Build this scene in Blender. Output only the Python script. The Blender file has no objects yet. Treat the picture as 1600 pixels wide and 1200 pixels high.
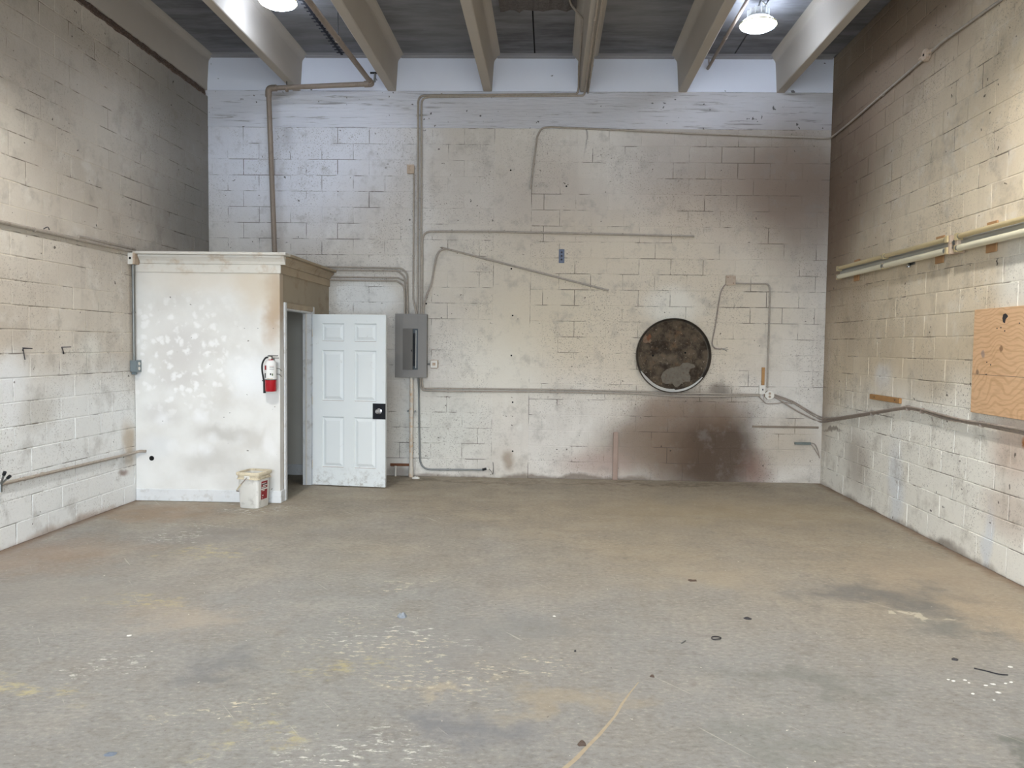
import bpy, bmesh, math, random
from mathutils import Vector, Matrix
random.seed(11)
SC = bpy.context.scene
COL = SC.collection

# ------------------------------------------------------------------ camera
F, CX, CY = 1199.38, 825.48, 600.0          # focal length and principal point for the 1600 x 1200 frame
YAW, PITCH, ROLL, EYE = .0271, .0495, .0132, 1.6918
XL, XR, YB, ZC = -4.3674, 3.4531, 9.756, 5.286   # room: left wall, right wall, back wall, ceiling
YF = -4.5                                        # front wall, behind the camera
fw = Vector((-math.sin(YAW)*math.cos(PITCH), math.cos(YAW)*math.cos(PITCH), -math.sin(PITCH)))
rt = Vector((math.cos(YAW), math.sin(YAW), 0)); up = rt.cross(fw)
r2 = math.cos(ROLL)*rt + math.sin(ROLL)*up; u2 = -math.sin(ROLL)*rt + math.cos(ROLL)*up
cam_d = bpy.data.cameras.new('camera'); cam = bpy.data.objects.new('camera', cam_d); COL.objects.link(cam)
cam_d.sensor_width = 36; cam_d.lens = F/1600*36; cam_d.shift_x = -(CX-800)/1600; cam_d.clip_start = .05
cam.matrix_world = Matrix(((r2.x, u2.x, -fw.x, 0), (r2.y, u2.y, -fw.y, 0), (r2.z, u2.z, -fw.z, EYE), (0, 0, 0, 1)))
SC.camera = cam

# ------------------------------------------------------------------ daylight and exposure
LAMP = 56.0; LAMP_NEAR = 1600.0
world = bpy.data.worlds.new('sky'); SC.world = world; world.use_nodes = True
bg = world.node_tree.nodes['Background']; bg.inputs[0].default_value = (.79, .895, 1.0, 1); bg.inputs[1].default_value = 12.3
pl = bpy.data.lights.new('doorway_portal', 'AREA'); pl.shape = 'RECTANGLE'; pl.size = 6.2; pl.size_y = 4.4
pl.cycles.is_portal = True
po = bpy.data.objects.new('doorway_portal', pl); COL.objects.link(po)
po.location = (-.45, YF-.05, 2.2); po.rotation_euler = (math.pi/2, 0, math.pi)
po.rotation_euler = (-math.pi/2, 0, math.pi)
SC.cycles.max_bounces = 5; SC.cycles.glossy_bounces = 2; SC.cycles.transmission_bounces = 1; SC.cycles.adaptive_threshold = .05; SC.cycles.adaptive_min_samples = 16
vs = SC.view_settings
vs.view_transform = 'Standard'; vs.look = 'None'; vs.exposure = 0.0; vs.gamma = 1.0; vs.use_curve_mapping = False

# ------------------------------------------------------------------ reading places off the walls
def ray(x, y): return fw + (x-CX)/F*r2 - (y-CY)/F*u2
EYEP = Vector((0, 0, EYE))
def onX(x, y, X): d = ray(x, y); return EYEP + d*(X/d.x)
def onY(x, y, Y): d = ray(x, y); return EYEP + d*(Y/d.y)
def onZ(x, y, Z=0.): d = ray(x, y); return EYEP + d*((Z-EYE)/d.z)
def BW(x, y, o=.023): return onY(x, y, YB-o)
def LW(x, y, o=.02): return onX(x, y, XL+o)
def RW(x, y, o=.02): return onX(x, y, XR-o)

# ------------------------------------------------------------------ mesh helpers
class MB:
    def __init__(s): s.v = []; s.f = []
    def add(s, vs, fs):
        n = len(s.v); s.v += [tuple(v) for v in vs]; s.f += [tuple(i+n for i in f) for f in fs]; return s
    def box(s, a, b, M=None):
        x0, y0, z0 = a; x1, y1, z1 = b
        vs = [Vector(p) for p in ((x0,y0,z0),(x1,y0,z0),(x1,y1,z0),(x0,y1,z0),(x0,y0,z1),(x1,y0,z1),(x1,y1,z1),(x0,y1,z1))]
        if M: vs = [M @ v for v in vs]
        return s.add(vs, [(0,3,2,1),(4,5,6,7),(0,1,5,4),(1,2,6,5),(2,3,7,6),(3,0,4,7)])
    def bbox(s, a, b, c=.004, M=None):
        """box with chamfered edges"""
        bm = bmesh.new(); bmesh.ops.create_cube(bm, size=1)
        sx, sy, sz = (b[i]-a[i] for i in range(3))
        for v in bm.verts: v.co = Vector((a[0]+(v.co.x+.5)*sx, a[1]+(v.co.y+.5)*sy, a[2]+(v.co.z+.5)*sz))
        c = min(c, .4*min(sx, sy, sz))
        bmesh.ops.bevel(bm, geom=bm.edges[:], offset=c, segments=1, affect='EDGES')
        bm.verts.index_update()
        s.add([(M @ v.co) if M else v.co for v in bm.verts], [[v.index for v in f.verts] for f in bm.faces]); bm.free(); return s
    def tube(s, pts, r, n=10, cap=True):
        pts = [Vector(p) for p in pts]; rings = []
        rr = r if isinstance(r, (list, tuple)) else [r]*len(pts)
        t0 = (pts[1]-pts[0]).normalized()
        u = t0.orthogonal().normalized()
        for i, p in enumerate(pts):
            a = (pts[i]-pts[i-1]).normalized() if i else t0
            b = (pts[i+1]-pts[i]).normalized() if i < len(pts)-1 else a
            t = (a+b).normalized()
            u = (u - t*u.dot(t)).normalized(); w = t.cross(u)
            k = 1/max(.5, t.dot(b))
            rings.append([p + (u*math.cos(2*math.pi*j/n) + w*math.sin(2*math.pi*j/n))*rr[i]*k for j in range(n)])
        vs = [v for R in rings for v in R]; fs = []
        for i in range(len(pts)-1):
            for j in range(n):
                k = (j+1) % n; fs.append((i*n+j, i*n+k, (i+1)*n+k, (i+1)*n+j))
        if cap: fs += [tuple(reversed(range(n))), tuple(range((len(pts)-1)*n, len(pts)*n))]
        return s.add(vs, fs)
    def lathe(s, prof, n=24, M=None, cap=True):
        """prof: (radius, height) pairs about local Z"""
        vs = []; fs = []; idx = []
        for r, h in prof:
            if r < 1e-6: v = Vector((0, 0, h)); vs.append(M @ v if M else v); idx.append([len(vs)-1]*n); continue
            idx.append(list(range(len(vs), len(vs)+n)))
            for j in range(n):
                a = 2*math.pi*j/n; v = Vector((r*math.cos(a), r*math.sin(a), h)); vs.append(M @ v if M else v)
        for i in range(len(prof)-1):
            for j in range(n):
                k = (j+1) % n; q = (idx[i][j], idx[i][k], idx[i+1][k], idx[i+1][j]); q2 = tuple(dict.fromkeys(q))
                if len(q2) > 2: fs.append(q2)
        if cap and prof[0][0] > 1e-6: fs.append(tuple(reversed(idx[0])))
        if cap and prof[-1][0] > 1e-6: fs.append(tuple(idx[-1]))
        return s.add(vs, fs)
    def prism(s, poly, h0, h1, M=None):
        """poly in local XY, extruded along local Z from h0 to h1"""
        n = len(poly)
        vs = [Vector((x, y, h0)) for x, y in poly] + [Vector((x, y, h1)) for x, y in poly]
        if M: vs = [M @ v for v in vs]
        return s.add(vs, [tuple(reversed(range(n))), tuple(range(n, 2*n))] + [(i, (i+1) % n, n+(i+1) % n, n+i) for i in range(n)])
    def mesh(s, name, mat, smooth=False):
        me = bpy.data.meshes.new(name); me.from_pydata(s.v, [], s.f); me.update()
        bm = bmesh.new(); bm.from_mesh(me)
        bmesh.ops.recalc_face_normals(bm, faces=bm.faces[:]); bm.to_mesh(me); bm.free()
        if mat: me.materials.append(mat)
        if smooth: me.polygons.foreach_set('use_smooth', [True]*len(me.polygons)); me.set_sharp_from_angle(angle=.7)
        return me
    def build(s, name, mat, parent=None, smooth=False, label=None):
        o = bpy.data.objects.new(name, s.mesh(name, mat, smooth)); COL.objects.link(o)
        if parent: put(o, parent)
        if label: o['label'] = label
        return o

def put(o, parent):
    """parent without moving: parents carry their own matrix"""
    o.parent = parent; o.matrix_parent_inverse = parent.matrix_basis.inverted()
def tag(o, label, cat, group=None, kind=None):
    o['label'] = label; o['category'] = cat
    if group: o['group'] = group
    if kind: o['kind'] = kind
    return o
def thing(name, label, cat, loc=(0, 0, 0), group=None, kind=None):
    o = bpy.data.objects.new(name, None); COL.objects.link(o); o.location = loc; o.empty_display_size = .1
    return tag(o, label, cat, group, kind)
def round_path(pts, rad, n=6):
    pts = [Vector(p) for p in pts]; out = [pts[0]]
    for i in range(1, len(pts)-1):
        a, p, b = pts[i-1], pts[i], pts[i+1]
        da, db = (a-p), (b-p); ang = da.angle(db)
        if ang > 3.0: out.append(p); continue
        t = min(rad/math.tan(ang/2), .45*da.length, .45*db.length)
        p0, p1 = p+da.normalized()*t, p+db.normalized()*t
        for k in range(n+1):
            s = k/n; out.append(p0*(1-s)**2 + p*2*s*(1-s) + p1*s*s)
    out.append(pts[-1]); return out
def smooth_path(pts, n=6):
    pts = [Vector(p) for p in pts]; out = []
    P = [pts[0]*2-pts[1]] + pts + [pts[-1]*2-pts[-2]]
    for i in range(1, len(P)-2):
        for k in range(n):
            t = k/n; a, b, c, d = P[i-1], P[i], P[i+1], P[i+2]
            out.append(.5*((2*b)+(c-a)*t+(2*a-5*b+4*c-d)*t*t+(3*b-3*c+d-a)*t**3))
    out.append(pts[-1]); return out

# ------------------------------------------------------------------ materials
def s2l(c): return tuple(((v/255)/12.92 if v/255 <= .04045 else ((v/255+.055)/1.055)**2.4) for v in c) + (1.0,)
class G:
    def __init__(s, name, rough=.7, metal=0., spec=.3):
        s.m = bpy.data.materials.new(name); s.m.use_nodes = True; s.t = s.m.node_tree
        s.b = s.t.nodes['Principled BSDF']; s.b.inputs['Roughness'].default_value = rough
        s.b.inputs['Metallic'].default_value = metal; s.b.inputs['Specular IOR Level'].default_value = spec
        s._p = None
    def N(s, typ, ins=(), **kw):
        n = s.t.nodes.new(typ)
        for k, v in kw.items(): setattr(n, k, v)
        for k, v in ins:
            if isinstance(v, bpy.types.NodeSocket): s.t.links.new(v, n.inputs[k])
            else: n.inputs[k].default_value = v
        return n
    def P(s):
        if s._p is None: s._p = s.N('ShaderNodeNewGeometry').outputs['Position']
        return s._p
    def ma(s, op, a, b=0., clamp=False): return s.N('ShaderNodeMath', [(0, a), (1, b)], operation=op, use_clamp=clamp).outputs[0]
    def vm(s, op, a, b=(0, 0, 0)): 
        n = s.N('ShaderNodeVectorMath', [(0, a), (1, b)], operation=op); return n.outputs['Value' if op == 'LENGTH' else 'Vector']
    def noise(s, sc, d=3., r=.55, v=None, dist=0., col=False):
        n = s.N('ShaderNodeTexNoise', [('Vector', v or s.P()), ('Scale', sc), ('Detail', d), ('Roughness', r), ('Distortion', dist)])
        return n.outputs['Color' if col else 'Fac']
    def mr(s, v, a, b, c=0., d=1.): return s.N('ShaderNodeMapRange', [(0, v), (1, a), (2, b), (3, c), (4, d)], interpolation_type='SMOOTHSTEP').outputs[0]
    def mix(s, f, a, b, blend='MIX'):
        a = s2l(a) if isinstance(a, tuple) and len(a) == 3 else a; b = s2l(b) if isinstance(b, tuple) and len(b) == 3 else b
        return s.N('ShaderNodeMix', [(0, f), (6, a), (7, b)], data_type='RGBA', blend_type=blend).outputs[2]
    def warp(s, amp, sc, d=3.):
        n = s.noise(sc, d, .6, col=True); return s.vm('ADD', s.P(), s.vm('MULTIPLY', s.vm('SUBTRACT', n, (.5, .5, .5)), (amp, amp, amp)))
    def stain(s, col, wp, blobs):
        for c, r, colr, k, inner in blobs:
            d = s.vm('LENGTH', s.vm('DIVIDE', s.vm('SUBTRACT', wp, tuple(c)), tuple(r)))
            col = s.mix(s.mr(d, 1., inner, 0., k), col, colr)
        return col
    def out(s, col=None, bump=None, bs=.3, bd=.01, rough=None):
        if col is not None: 
            if isinstance(col, tuple): s.b.inputs['Base Color'].default_value = s2l(col)
            else: s.t.links.new(col, s.b.inputs['Base Color'])
        if bump is not None:
            n = s.N('ShaderNodeBump', [('Strength', bs), ('Distance', bd), ('Height', bump)]); s.t.links.new(n.outputs[0], s.b.inputs['Normal'])
        if rough is not None: s.t.links.new(rough, s.b.inputs['Roughness'])
        return s.m

def simple(name, c, rough=.6, metal=0., var=.12, sc=9., spec=.3, dirt=None, dk=.5):
    g = G(name, rough, metal, spec); c2 = tuple(max(0, v*(1-var)) for v in c)
    col = g.mix(g.noise(sc, 4), c, c2)
    if dirt: col = g.mix(g.mr(g.noise(sc*2.3, 5, .65), .5, .72, 0, dk), col, dirt)
    return g.out(col, g.noise(sc*12, 2), .08, .003)

def wall_paint(name, c1, c2, blobs, pit=.5, crack=False, rnd=True, warp=.35):
    g = G(name, .82, 0, .2)
    lo = g.noise(.75, 3, .6)
    col = g.mix(g.mr(lo, .35, .68), c1, c2)
    st = g.noise(1.0, 4, .6, v=g.vm('MULTIPLY', g.P(), (5., 5., .35)))            # run marks
    col = g.mix(g.mr(st, .52, .75, 0, .16), col, tuple(v*.72 for v in c2))
    if rnd: col = g.mix(g.ma('MULTIPLY', g.N('ShaderNodeObjectInfo').outputs['Random'], .16), col, tuple(v*.8 for v in c2))
    col = g.mix(g.mr(g.noise(4.2, 4, .68, v=g.vm('ADD', g.P(), (3.1, 1.7, 4.4))), .52, .72, 0, .3), col, (230, 228, 222))
    wp = g.warp(warp, 1.6, 4.)
    col = g.stain(col, wp, blobs)
    mot = g.noise(4.2, 4, .68); col = g.mix(g.mr(mot, .50, .72, 0, .34), col, tuple(v*.66 for v in c2))
    fine = g.noise(70., 2, .7)
    pm = g.mr(g.noise(1.3, 4, .6), .42, .66, .15, 1.)
    col = g.mix(g.ma('MULTIPLY', g.mr(fine, .57, .68, 0, pit), pm), col, (104, 94, 84))
    chips = g.noise(17., 2, .5)
    col = g.mix(g.mr(chips, .735, .76, 0, .8), col, (62, 54, 48))
    if crack:
        col = g.mix(g.mr(g.noise(2.3, 4, .65), .50, .60, .0, .8), col, (88, 77, 68))
    return g.out(col, g.ma('ADD', fine, g.ma('MULTIPLY', g.noise(22., 3), 1.2)), .35, .006)

def bz(x, y): return BW(x, y, 0)
BIG = 9.
def wb(x, y, rx, rz, c, k, inner=.2):   # colour patch on the back wall, px centre, metre radii
    p = bz(x, y); return ((p.x, p.y, p.z), (rx, BIG, rz), c, k, inner)
BACK_BLOBS = [
    wb(450, 200, 2.3, 1.8, (226, 229, 240), .9, .35), wb(760, 110, 3.4, .5, (218, 222, 234), .7),  # cool lamp light on the upper wall put into these bluish tones
    wb(570, 465, .5, .3, (226, 226, 224), .8, .5),
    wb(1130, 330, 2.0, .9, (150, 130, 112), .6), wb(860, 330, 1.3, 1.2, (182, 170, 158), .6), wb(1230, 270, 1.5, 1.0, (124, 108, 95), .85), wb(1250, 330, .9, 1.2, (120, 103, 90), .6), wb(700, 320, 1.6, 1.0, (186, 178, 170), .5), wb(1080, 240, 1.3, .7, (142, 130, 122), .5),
    wb(1000, 480, 2.8, 1.5, (208, 194, 172), .75, .4), wb(760, 440, 1.5, 1.0, (206, 196, 180), .6), wb(780, 570, .9, .9, (224, 219, 206), .6), wb(1050, 480, .55, .35, (226, 222, 212), .7), wb(860, 500, 1.3, .8, (212, 200, 178), .5),
    wb(1075, 700, 1.15, .85, (100, 82, 68), .85, .1), wb(1115, 705, 1.0, .95, (80, 65, 53), .95, .3), wb(1000, 700, .85, .6, (122, 104, 88), .8), wb(1040, 640, .6, .4, (124, 104, 88), .7),
    wb(1125, 640, .6, .35, (120, 100, 84), .55), wb(930, 725, .65, .3, (166, 142, 132), .6), wb(1185, 730, .35, .35, (128, 96, 84), .6),
    wb(1127, 607, .2, .13, (104, 96, 88), .7), wb(915, 200, .025, .45, (110, 104, 102), .6), wb(446, 190, .14, .5, (176, 176, 182), .6), wb(657, 330, .3, 1.2, (214, 212, 210), .4), wb(1240, 690, .6, .55, (176, 163, 146), .75), wb(793, 722, .12, .18, (150, 132, 114), .7),
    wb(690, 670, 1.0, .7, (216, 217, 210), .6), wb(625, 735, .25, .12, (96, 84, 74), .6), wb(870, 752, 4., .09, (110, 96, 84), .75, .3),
]
def wl(x, y, ry, rz, c, k, inner=.2): p = LW(x, y, 0); return ((p.x, p.y, p.z), (BIG, ry, rz), c, k, inner)
def wr(x, y, ry, rz, c, k, inner=.2): p = RW(x, y, 0); return ((p.x, p.y, p.z), (BIG, ry, rz), c, k, inner)
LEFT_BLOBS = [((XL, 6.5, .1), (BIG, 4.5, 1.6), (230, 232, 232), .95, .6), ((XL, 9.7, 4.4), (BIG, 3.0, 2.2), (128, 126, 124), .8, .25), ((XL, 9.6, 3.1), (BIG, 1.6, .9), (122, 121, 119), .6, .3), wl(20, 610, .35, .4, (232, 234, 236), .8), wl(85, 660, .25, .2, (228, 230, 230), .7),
    wl(140, 545, .3, .22, (222, 220, 212), .7), wl(60, 640, .4, .25, (186, 182, 174), .6), wl(10, 585, .3, .2, (228, 230, 232), .7),
    wl(200, 690, .18, .35, (170, 150, 122), .7), wl(190, 735, .12, .05, (120, 84, 70), .7), wl(60, 60, 2.0, .9, (156, 148, 138), .6),
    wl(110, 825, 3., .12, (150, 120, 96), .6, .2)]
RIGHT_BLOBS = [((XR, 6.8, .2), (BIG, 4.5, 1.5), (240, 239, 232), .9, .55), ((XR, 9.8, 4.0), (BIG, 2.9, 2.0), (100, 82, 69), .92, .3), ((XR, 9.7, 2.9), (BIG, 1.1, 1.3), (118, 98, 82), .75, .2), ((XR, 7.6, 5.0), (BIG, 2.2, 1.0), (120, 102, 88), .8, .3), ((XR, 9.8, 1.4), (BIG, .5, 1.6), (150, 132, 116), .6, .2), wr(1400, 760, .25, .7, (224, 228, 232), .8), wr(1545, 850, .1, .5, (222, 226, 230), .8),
    wr(1590, 700, .5, .4, (190, 160, 140), .6), wr(1597, 690, .04, .06, (182, 112, 56), .9), wr(1340, 720, .5, .5, (166, 156, 144), .6),
    wr(1330, 480, .9, .9, (176, 160, 140), .6), wr(1400, 120, 2.0, 1.0, (140, 122, 106), .5), wr(1590, 430, .4, .5, (238, 236, 228), .7),
    wr(1450, 590, .5, .35, (186, 172, 150), .5), wr(1380, 590, .3, .2, (226, 226, 226), .6), wr(1580, 800, .6, .3, (190, 168, 152), .5),
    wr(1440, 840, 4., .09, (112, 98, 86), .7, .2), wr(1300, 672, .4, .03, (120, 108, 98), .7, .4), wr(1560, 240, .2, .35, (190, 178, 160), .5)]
C_BACK = ((218, 213, 206), (202, 195, 186)); C_LEFT = ((210, 202, 190), (196, 186, 173)); C_RIGHT = ((222, 208, 184), (208, 193, 168))
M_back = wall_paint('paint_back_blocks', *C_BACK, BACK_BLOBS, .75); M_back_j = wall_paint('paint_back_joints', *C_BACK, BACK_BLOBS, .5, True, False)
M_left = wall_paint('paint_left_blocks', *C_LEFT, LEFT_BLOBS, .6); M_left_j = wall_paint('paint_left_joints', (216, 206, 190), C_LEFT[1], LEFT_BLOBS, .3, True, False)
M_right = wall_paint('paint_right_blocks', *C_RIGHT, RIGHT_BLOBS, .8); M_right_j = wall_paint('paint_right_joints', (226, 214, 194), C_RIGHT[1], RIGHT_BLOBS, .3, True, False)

def conc_beam():
    g = G('painted_board_marked_concrete', .85, 0, .2)
    v = g.vm('MULTIPLY', g.P(), (1.6, 1., 26.)); grain = g.noise(1.4, 6, .65, v=v, dist=.4)
    col = g.mix(g.noise(.8, 4), (212, 214, 223), (196, 192, 192))
    col = g.stain(col, g.warp(.3, 1.5), BACK_BLOBS[:2]+BACK_BLOBS[5:6])
    col = g.mix(g.mr(grain, .56, .68, 0, .6), col, (116, 110, 108))
    col = g.mix(g.mr(g.noise(14., 2), .71, .74, 0, .8), col, (50, 46, 44))
    return g.out(col, grain, .9, .02)
M_beam = conc_beam()
def smooth_conc(name, c1, c2, spots=True, sc=1.):
    g = G(name, .8, 0, .25); col = g.mix(g.noise(sc, 5, .6), c1, c2)
    if spots: col = g.mix(g.mr(g.noise(11., 2), .735, .76, 0, .8), col, (58, 52, 52))
    return g.out(col, g.noise(30., 3), .15, .004)
M_infill = smooth_conc('painted_smooth_concrete', (230, 236, 250), (218, 222, 236))
M_stem = smooth_conc('painted_tee_stem', (186, 180, 172), (168, 160, 150), False)
def flange_mat():
    g = G('bare_dark_concrete_soffit', .85, 0, .2)
    v = g.vm('MULTIPLY', g.P(), (1.2, 5., 1.)); n = g.noise(1.2, 6, .65, v=v)
    col = g.mix(g.mr(n, .3, .7), (132, 133, 138), (94, 94, 98)); col = g.mix(g.mr(g.noise(.6, 3), .4, .7, 0, .5), col, (142, 142, 145))
    return g.out(col, g.noise(16., 4), .25, .006)
M_flange = flange_mat()
M_cove = smooth_conc('painted_soffit_edge', (168, 168, 172), (140, 139, 142), False, 2.)
M_black = simple('black_void', (16, 15, 15), .9)
M_column = wall_paint('paint_poured_column', (214, 208, 200), (200, 193, 183), BACK_BLOBS, .35, False, False)

def floor_mat():
    g = G('worn_concrete_floor', .6, 0, .35)
    P = g.P(); sep = g.N('ShaderNodeSeparateXYZ', [(0, P)]); X, Y = sep.outputs[0], sep.outputs[1]
    n1 = g.noise(.45, 5, .6); n2 = g.noise(1.7, 5, .62); n3 = g.noise(7., 5, .65)
    k = g.ma('ADD', g.ma('MULTIPLY', g.ma('SUBTRACT', Y, 5.2), .28), g.ma('MULTIPLY', X, .13))
    k = g.ma('ADD', k, g.ma('MULTIPLY', g.ma('SUBTRACT', n1, .5), 2.4))
    col = g.mix(g.mr(k, -.45, .75), (139, 138, 136), (154, 142, 123))
    col = g.mix(g.mr(n2, .42, .70, 0, .5), col, (138, 132, 123))
    col = g.mix(g.mr(n2, .52, .30, 0, .25), col, (166, 158, 145))
    # sweeping brush marks
    sw = g.noise(1., 5, .65, v=g.vm('MULTIPLY', g.warp(.5, .8), (2.2, 14., 1.)))
    col = g.mix(g.mr(sw, .5, .72, 0, .30), col, (122, 116, 108))
    col = g.mix(g.mr(n3, .50, .75, 0, .5), col, (112, 107, 101))
    n4 = g.noise(26., 4, .7, v=g.vm('MULTIPLY', P, (1., 1.6, 1.)))
    col = g.mix(g.mr(n4, .48, .70, 0, .6), col, (112, 107, 100)); col = g.mix(g.mr(n4, .48, .30, 0, .5), col, (176, 170, 158))
    wp = g.warp(1.3, 3.0, 5.)
    def b(x, y, rx, ry, c, s, inner=.0): p = onZ(x, y); return ((p.x, p.y, 0), (rx*1.1, ry*1.1, 9), c, s*.95, inner)
    col = g.stain(col, wp, [
        b(1400, 935, .65, .42, (98, 98, 98), .8), b(1290, 925, .4, .25, (108, 106, 104), .7), b(1500, 985, .4, .25, (104, 106, 104), .7), b(340, 1050, .28, .2, (110, 110, 112), .7), b(720, 1140, .5, .25, (112, 113, 118), .75),
        b(1230, 1065, .55, .22, (112, 113, 108), .6), b(330, 838, .65, .5, (128, 124, 120), .7), b(660, 1010, .9, .45, (132, 131, 130), .6), b(850, 985, .6, .25, (128, 128, 126), .6),
        b(120, 930, 1.0, .7, (140, 134, 126), .6), b(300, 965, .6, .4, (164, 150, 132), .5), b(60, 870, .9, .9, (150, 124, 100), .55), b(250, 800, 1.0, .5, (146, 122, 98), .7),
        b(1150, 800, 2.6, .9, (160, 144, 116), .5), b(1480, 900, .9, .9, (166, 150, 130), .6), b(1590, 970, .5, .6, (172, 154, 130), .6), b(1110, 900, .7, .5, (162, 149, 128), .5),
        b(880, 1100, .5, .2, (162, 148, 124), .5), b(690, 1060, .22, .1, (172, 160, 138), .6), b(1590, 1160, .25, .12, (92, 96, 90), .7), b(1440, 965, .05, .18, (188, 180, 162), .9, .5),
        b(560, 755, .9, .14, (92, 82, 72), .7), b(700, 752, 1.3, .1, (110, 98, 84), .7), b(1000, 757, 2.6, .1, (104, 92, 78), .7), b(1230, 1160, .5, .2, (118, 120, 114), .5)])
    # dirt along the foot of the side walls
    for xw in (XL, XR): col = g.mix(g.mr(g.ma('ADD', g.ma('ABSOLUTE', g.ma('SUBTRACT', X, xw)), g.ma('MULTIPLY', g.ma('SUBTRACT', n3, .5), .25)), .14, .0, 0, .75), col, (112, 88, 68))
    # yellow line paint remains, white scraped patches
    frag = g.noise(9., 6, .75, v=g.vm('MULTIPLY', P, (1., 1.8, 1.)))
    def reg(*bs):
        m = None
        for x, y, rx, ry in bs:
            p = onZ(x, y); d = g.mr(g.vm('LENGTH', g.vm('DIVIDE', g.vm('SUBTRACT', wp, (p.x, p.y, 0)), (rx, ry, 9))), 1., .2)
            m = d if m is None else g.ma('MAXIMUM', m, d)
        return m
    yel = reg((20, 1085, .45, .22), (330, 858, .5, .16), (530, 1045, .35, .14), (400, 1150, .3, .1), (240, 945, .5, .2))
    col = g.mix(g.ma('MULTIPLY', g.mr(frag, .45, .65, 0, .5), yel), col, (198, 182, 122))
    crm = reg((640, 912, .5, .1), (600, 1015, .7, .16), (720, 1040, .6, .2), (860, 1040, .35, .14), (340, 1115, .3, .14), (560, 975, .4, .1), (690, 1060, .4, .14))
    frag2 = g.noise(15., 6, .72, v=g.vm('MULTIPLY', P, (1., 2.4, 1.)))
    col = g.mix(g.ma('MULTIPLY', g.mr(frag2, .54, .62, 0, .7), crm), col, (220, 208, 182))
    wht = reg((330, 822, .5, .22), (430, 795, .75, .16), (520, 1180, .6, .25), (150, 1040, .25, .12), (600, 1190, .4, .2), (270, 840, .4, .2), (640, 1000, .5, .15))
    col = g.mix(g.ma('MULTIPLY', g.mr(frag2, .54, .62, 0, .75), wht), col, (226, 224, 216))
    # scattered specks and long scratches
    col = g.mix(g.mr(g.noise(38., 2), .735, .76, 0, .8), col, (84, 76, 68)); col = g.mix(g.mr(g.noise(31., 2, v=g.vm('ADD', P, (7., 3., 0))), .74, .765, 0, .8), col, (228, 222, 208))
    scr = g.noise(1., 3, .5, v=g.vm('MULTIPLY', g.N('ShaderNodeVectorRotate', [('Vector', P), ('Angle', .9)], rotation_type='Z_AXIS').outputs[0], (1.3, 40., 1.)))
    col = g.mix(g.mr(scr, .70, .74, 0, .4), col, (202, 196, 184))
    return g.out(col, g.ma('ADD', n3, g.ma('ADD', frag2, n4)), .3, .008, rough=g.mr(n2, .3, .7, .5, .72))
M_floor = floor_mat()

def booth_mat():
    g = G('patched_white_booth_paint', .7, 0, .25)
    col = g.mix(g.mr(g.noise(1.5, 5), .35, .7), (226, 226, 224), (208, 206, 202))
    wp = g.warp(.35, 2.4, 4.)
    def b(x, y, rx, rz, c, s, inner=.2): p = onY(x, y, 7.96); return ((p.x, p.y, p.z), (rx, 3., rz), c, s, inner)
    col = g.stain(col, wp, [b(330, 430, 1.2, .3, (214, 206, 194), .7), b(428, 470, .16, .6, (176, 150, 120), .85), b(400, 450, .35, .4, (208, 196, 178), .7), b(330, 412, 1.4, .1, (198, 184, 164), .6),
        b(285, 540, .4, .35, (208, 206, 204), .8), b(390, 590, .35, .4, (236, 238, 240), .9), b(280, 590, .45, .12, (204, 202, 200), .6), b(250, 645, .3, .18, (196, 194, 192), .6),
        b(350, 680, .4, .12, (190, 188, 184), .8), b(330, 720, .5, .15, (196, 194, 190), .7), b(400, 690, .25, .14, (198, 195, 190), .7), b(240, 700, .3, .2, (216, 218, 220), .6), b(420, 700, .12, .2, (232, 232, 232), .7)])
    # roller dabs of filler
    vo = g.N('ShaderNodeTexVoronoi', [('Vector', g.warp(.16, 8., 4.)), ('Scale', 10.5)]).outputs['Distance']
    def reg(x, y, rx, rz): p = onY(x, y, 7.96); return g.mr(g.vm('LENGTH', g.vm('DIVIDE', g.vm('SUBTRACT', wp, tuple(p)), (rx, 3., rz))), 1., .4)
    dab = g.ma('MULTIPLY', g.mr(vo, .50, .18), reg(285, 555, .85, .8)); col = g.mix(g.ma('MULTIPLY', dab, .85), col, (240, 240, 240))
    vo2 = g.N('ShaderNodeTexVoronoi', [('Vector', g.warp(.08, 6.)), ('Scale', 3.6)]).outputs['Distance']
    dab2 = g.ma('MULTIPLY', g.mr(vo2, .45, .1), reg(310, 660, .8, .5)); col = g.mix(g.ma('MULTIPLY', dab2, .8), col, (240, 241, 243))
    col = g.mix(g.mr(g.noise(15., 2), .745, .76, 0, .7), col, (90, 84, 78))
    return g.out(col, g.noise(24., 3), .12, .004)
M_booth = booth_mat()
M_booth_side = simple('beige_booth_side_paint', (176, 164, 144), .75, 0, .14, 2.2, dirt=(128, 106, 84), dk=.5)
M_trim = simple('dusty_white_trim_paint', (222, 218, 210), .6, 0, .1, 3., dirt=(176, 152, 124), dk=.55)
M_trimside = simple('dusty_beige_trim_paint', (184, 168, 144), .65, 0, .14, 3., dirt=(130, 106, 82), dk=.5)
M_base = simple('white_baseboard_paint', (224, 226, 228), .55, 0, .08, 5., dirt=(168, 162, 154), dk=.5)
M_inner = simple('grey_interior_paint', (222, 219, 210), .75, 0, .08, 2.)
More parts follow.
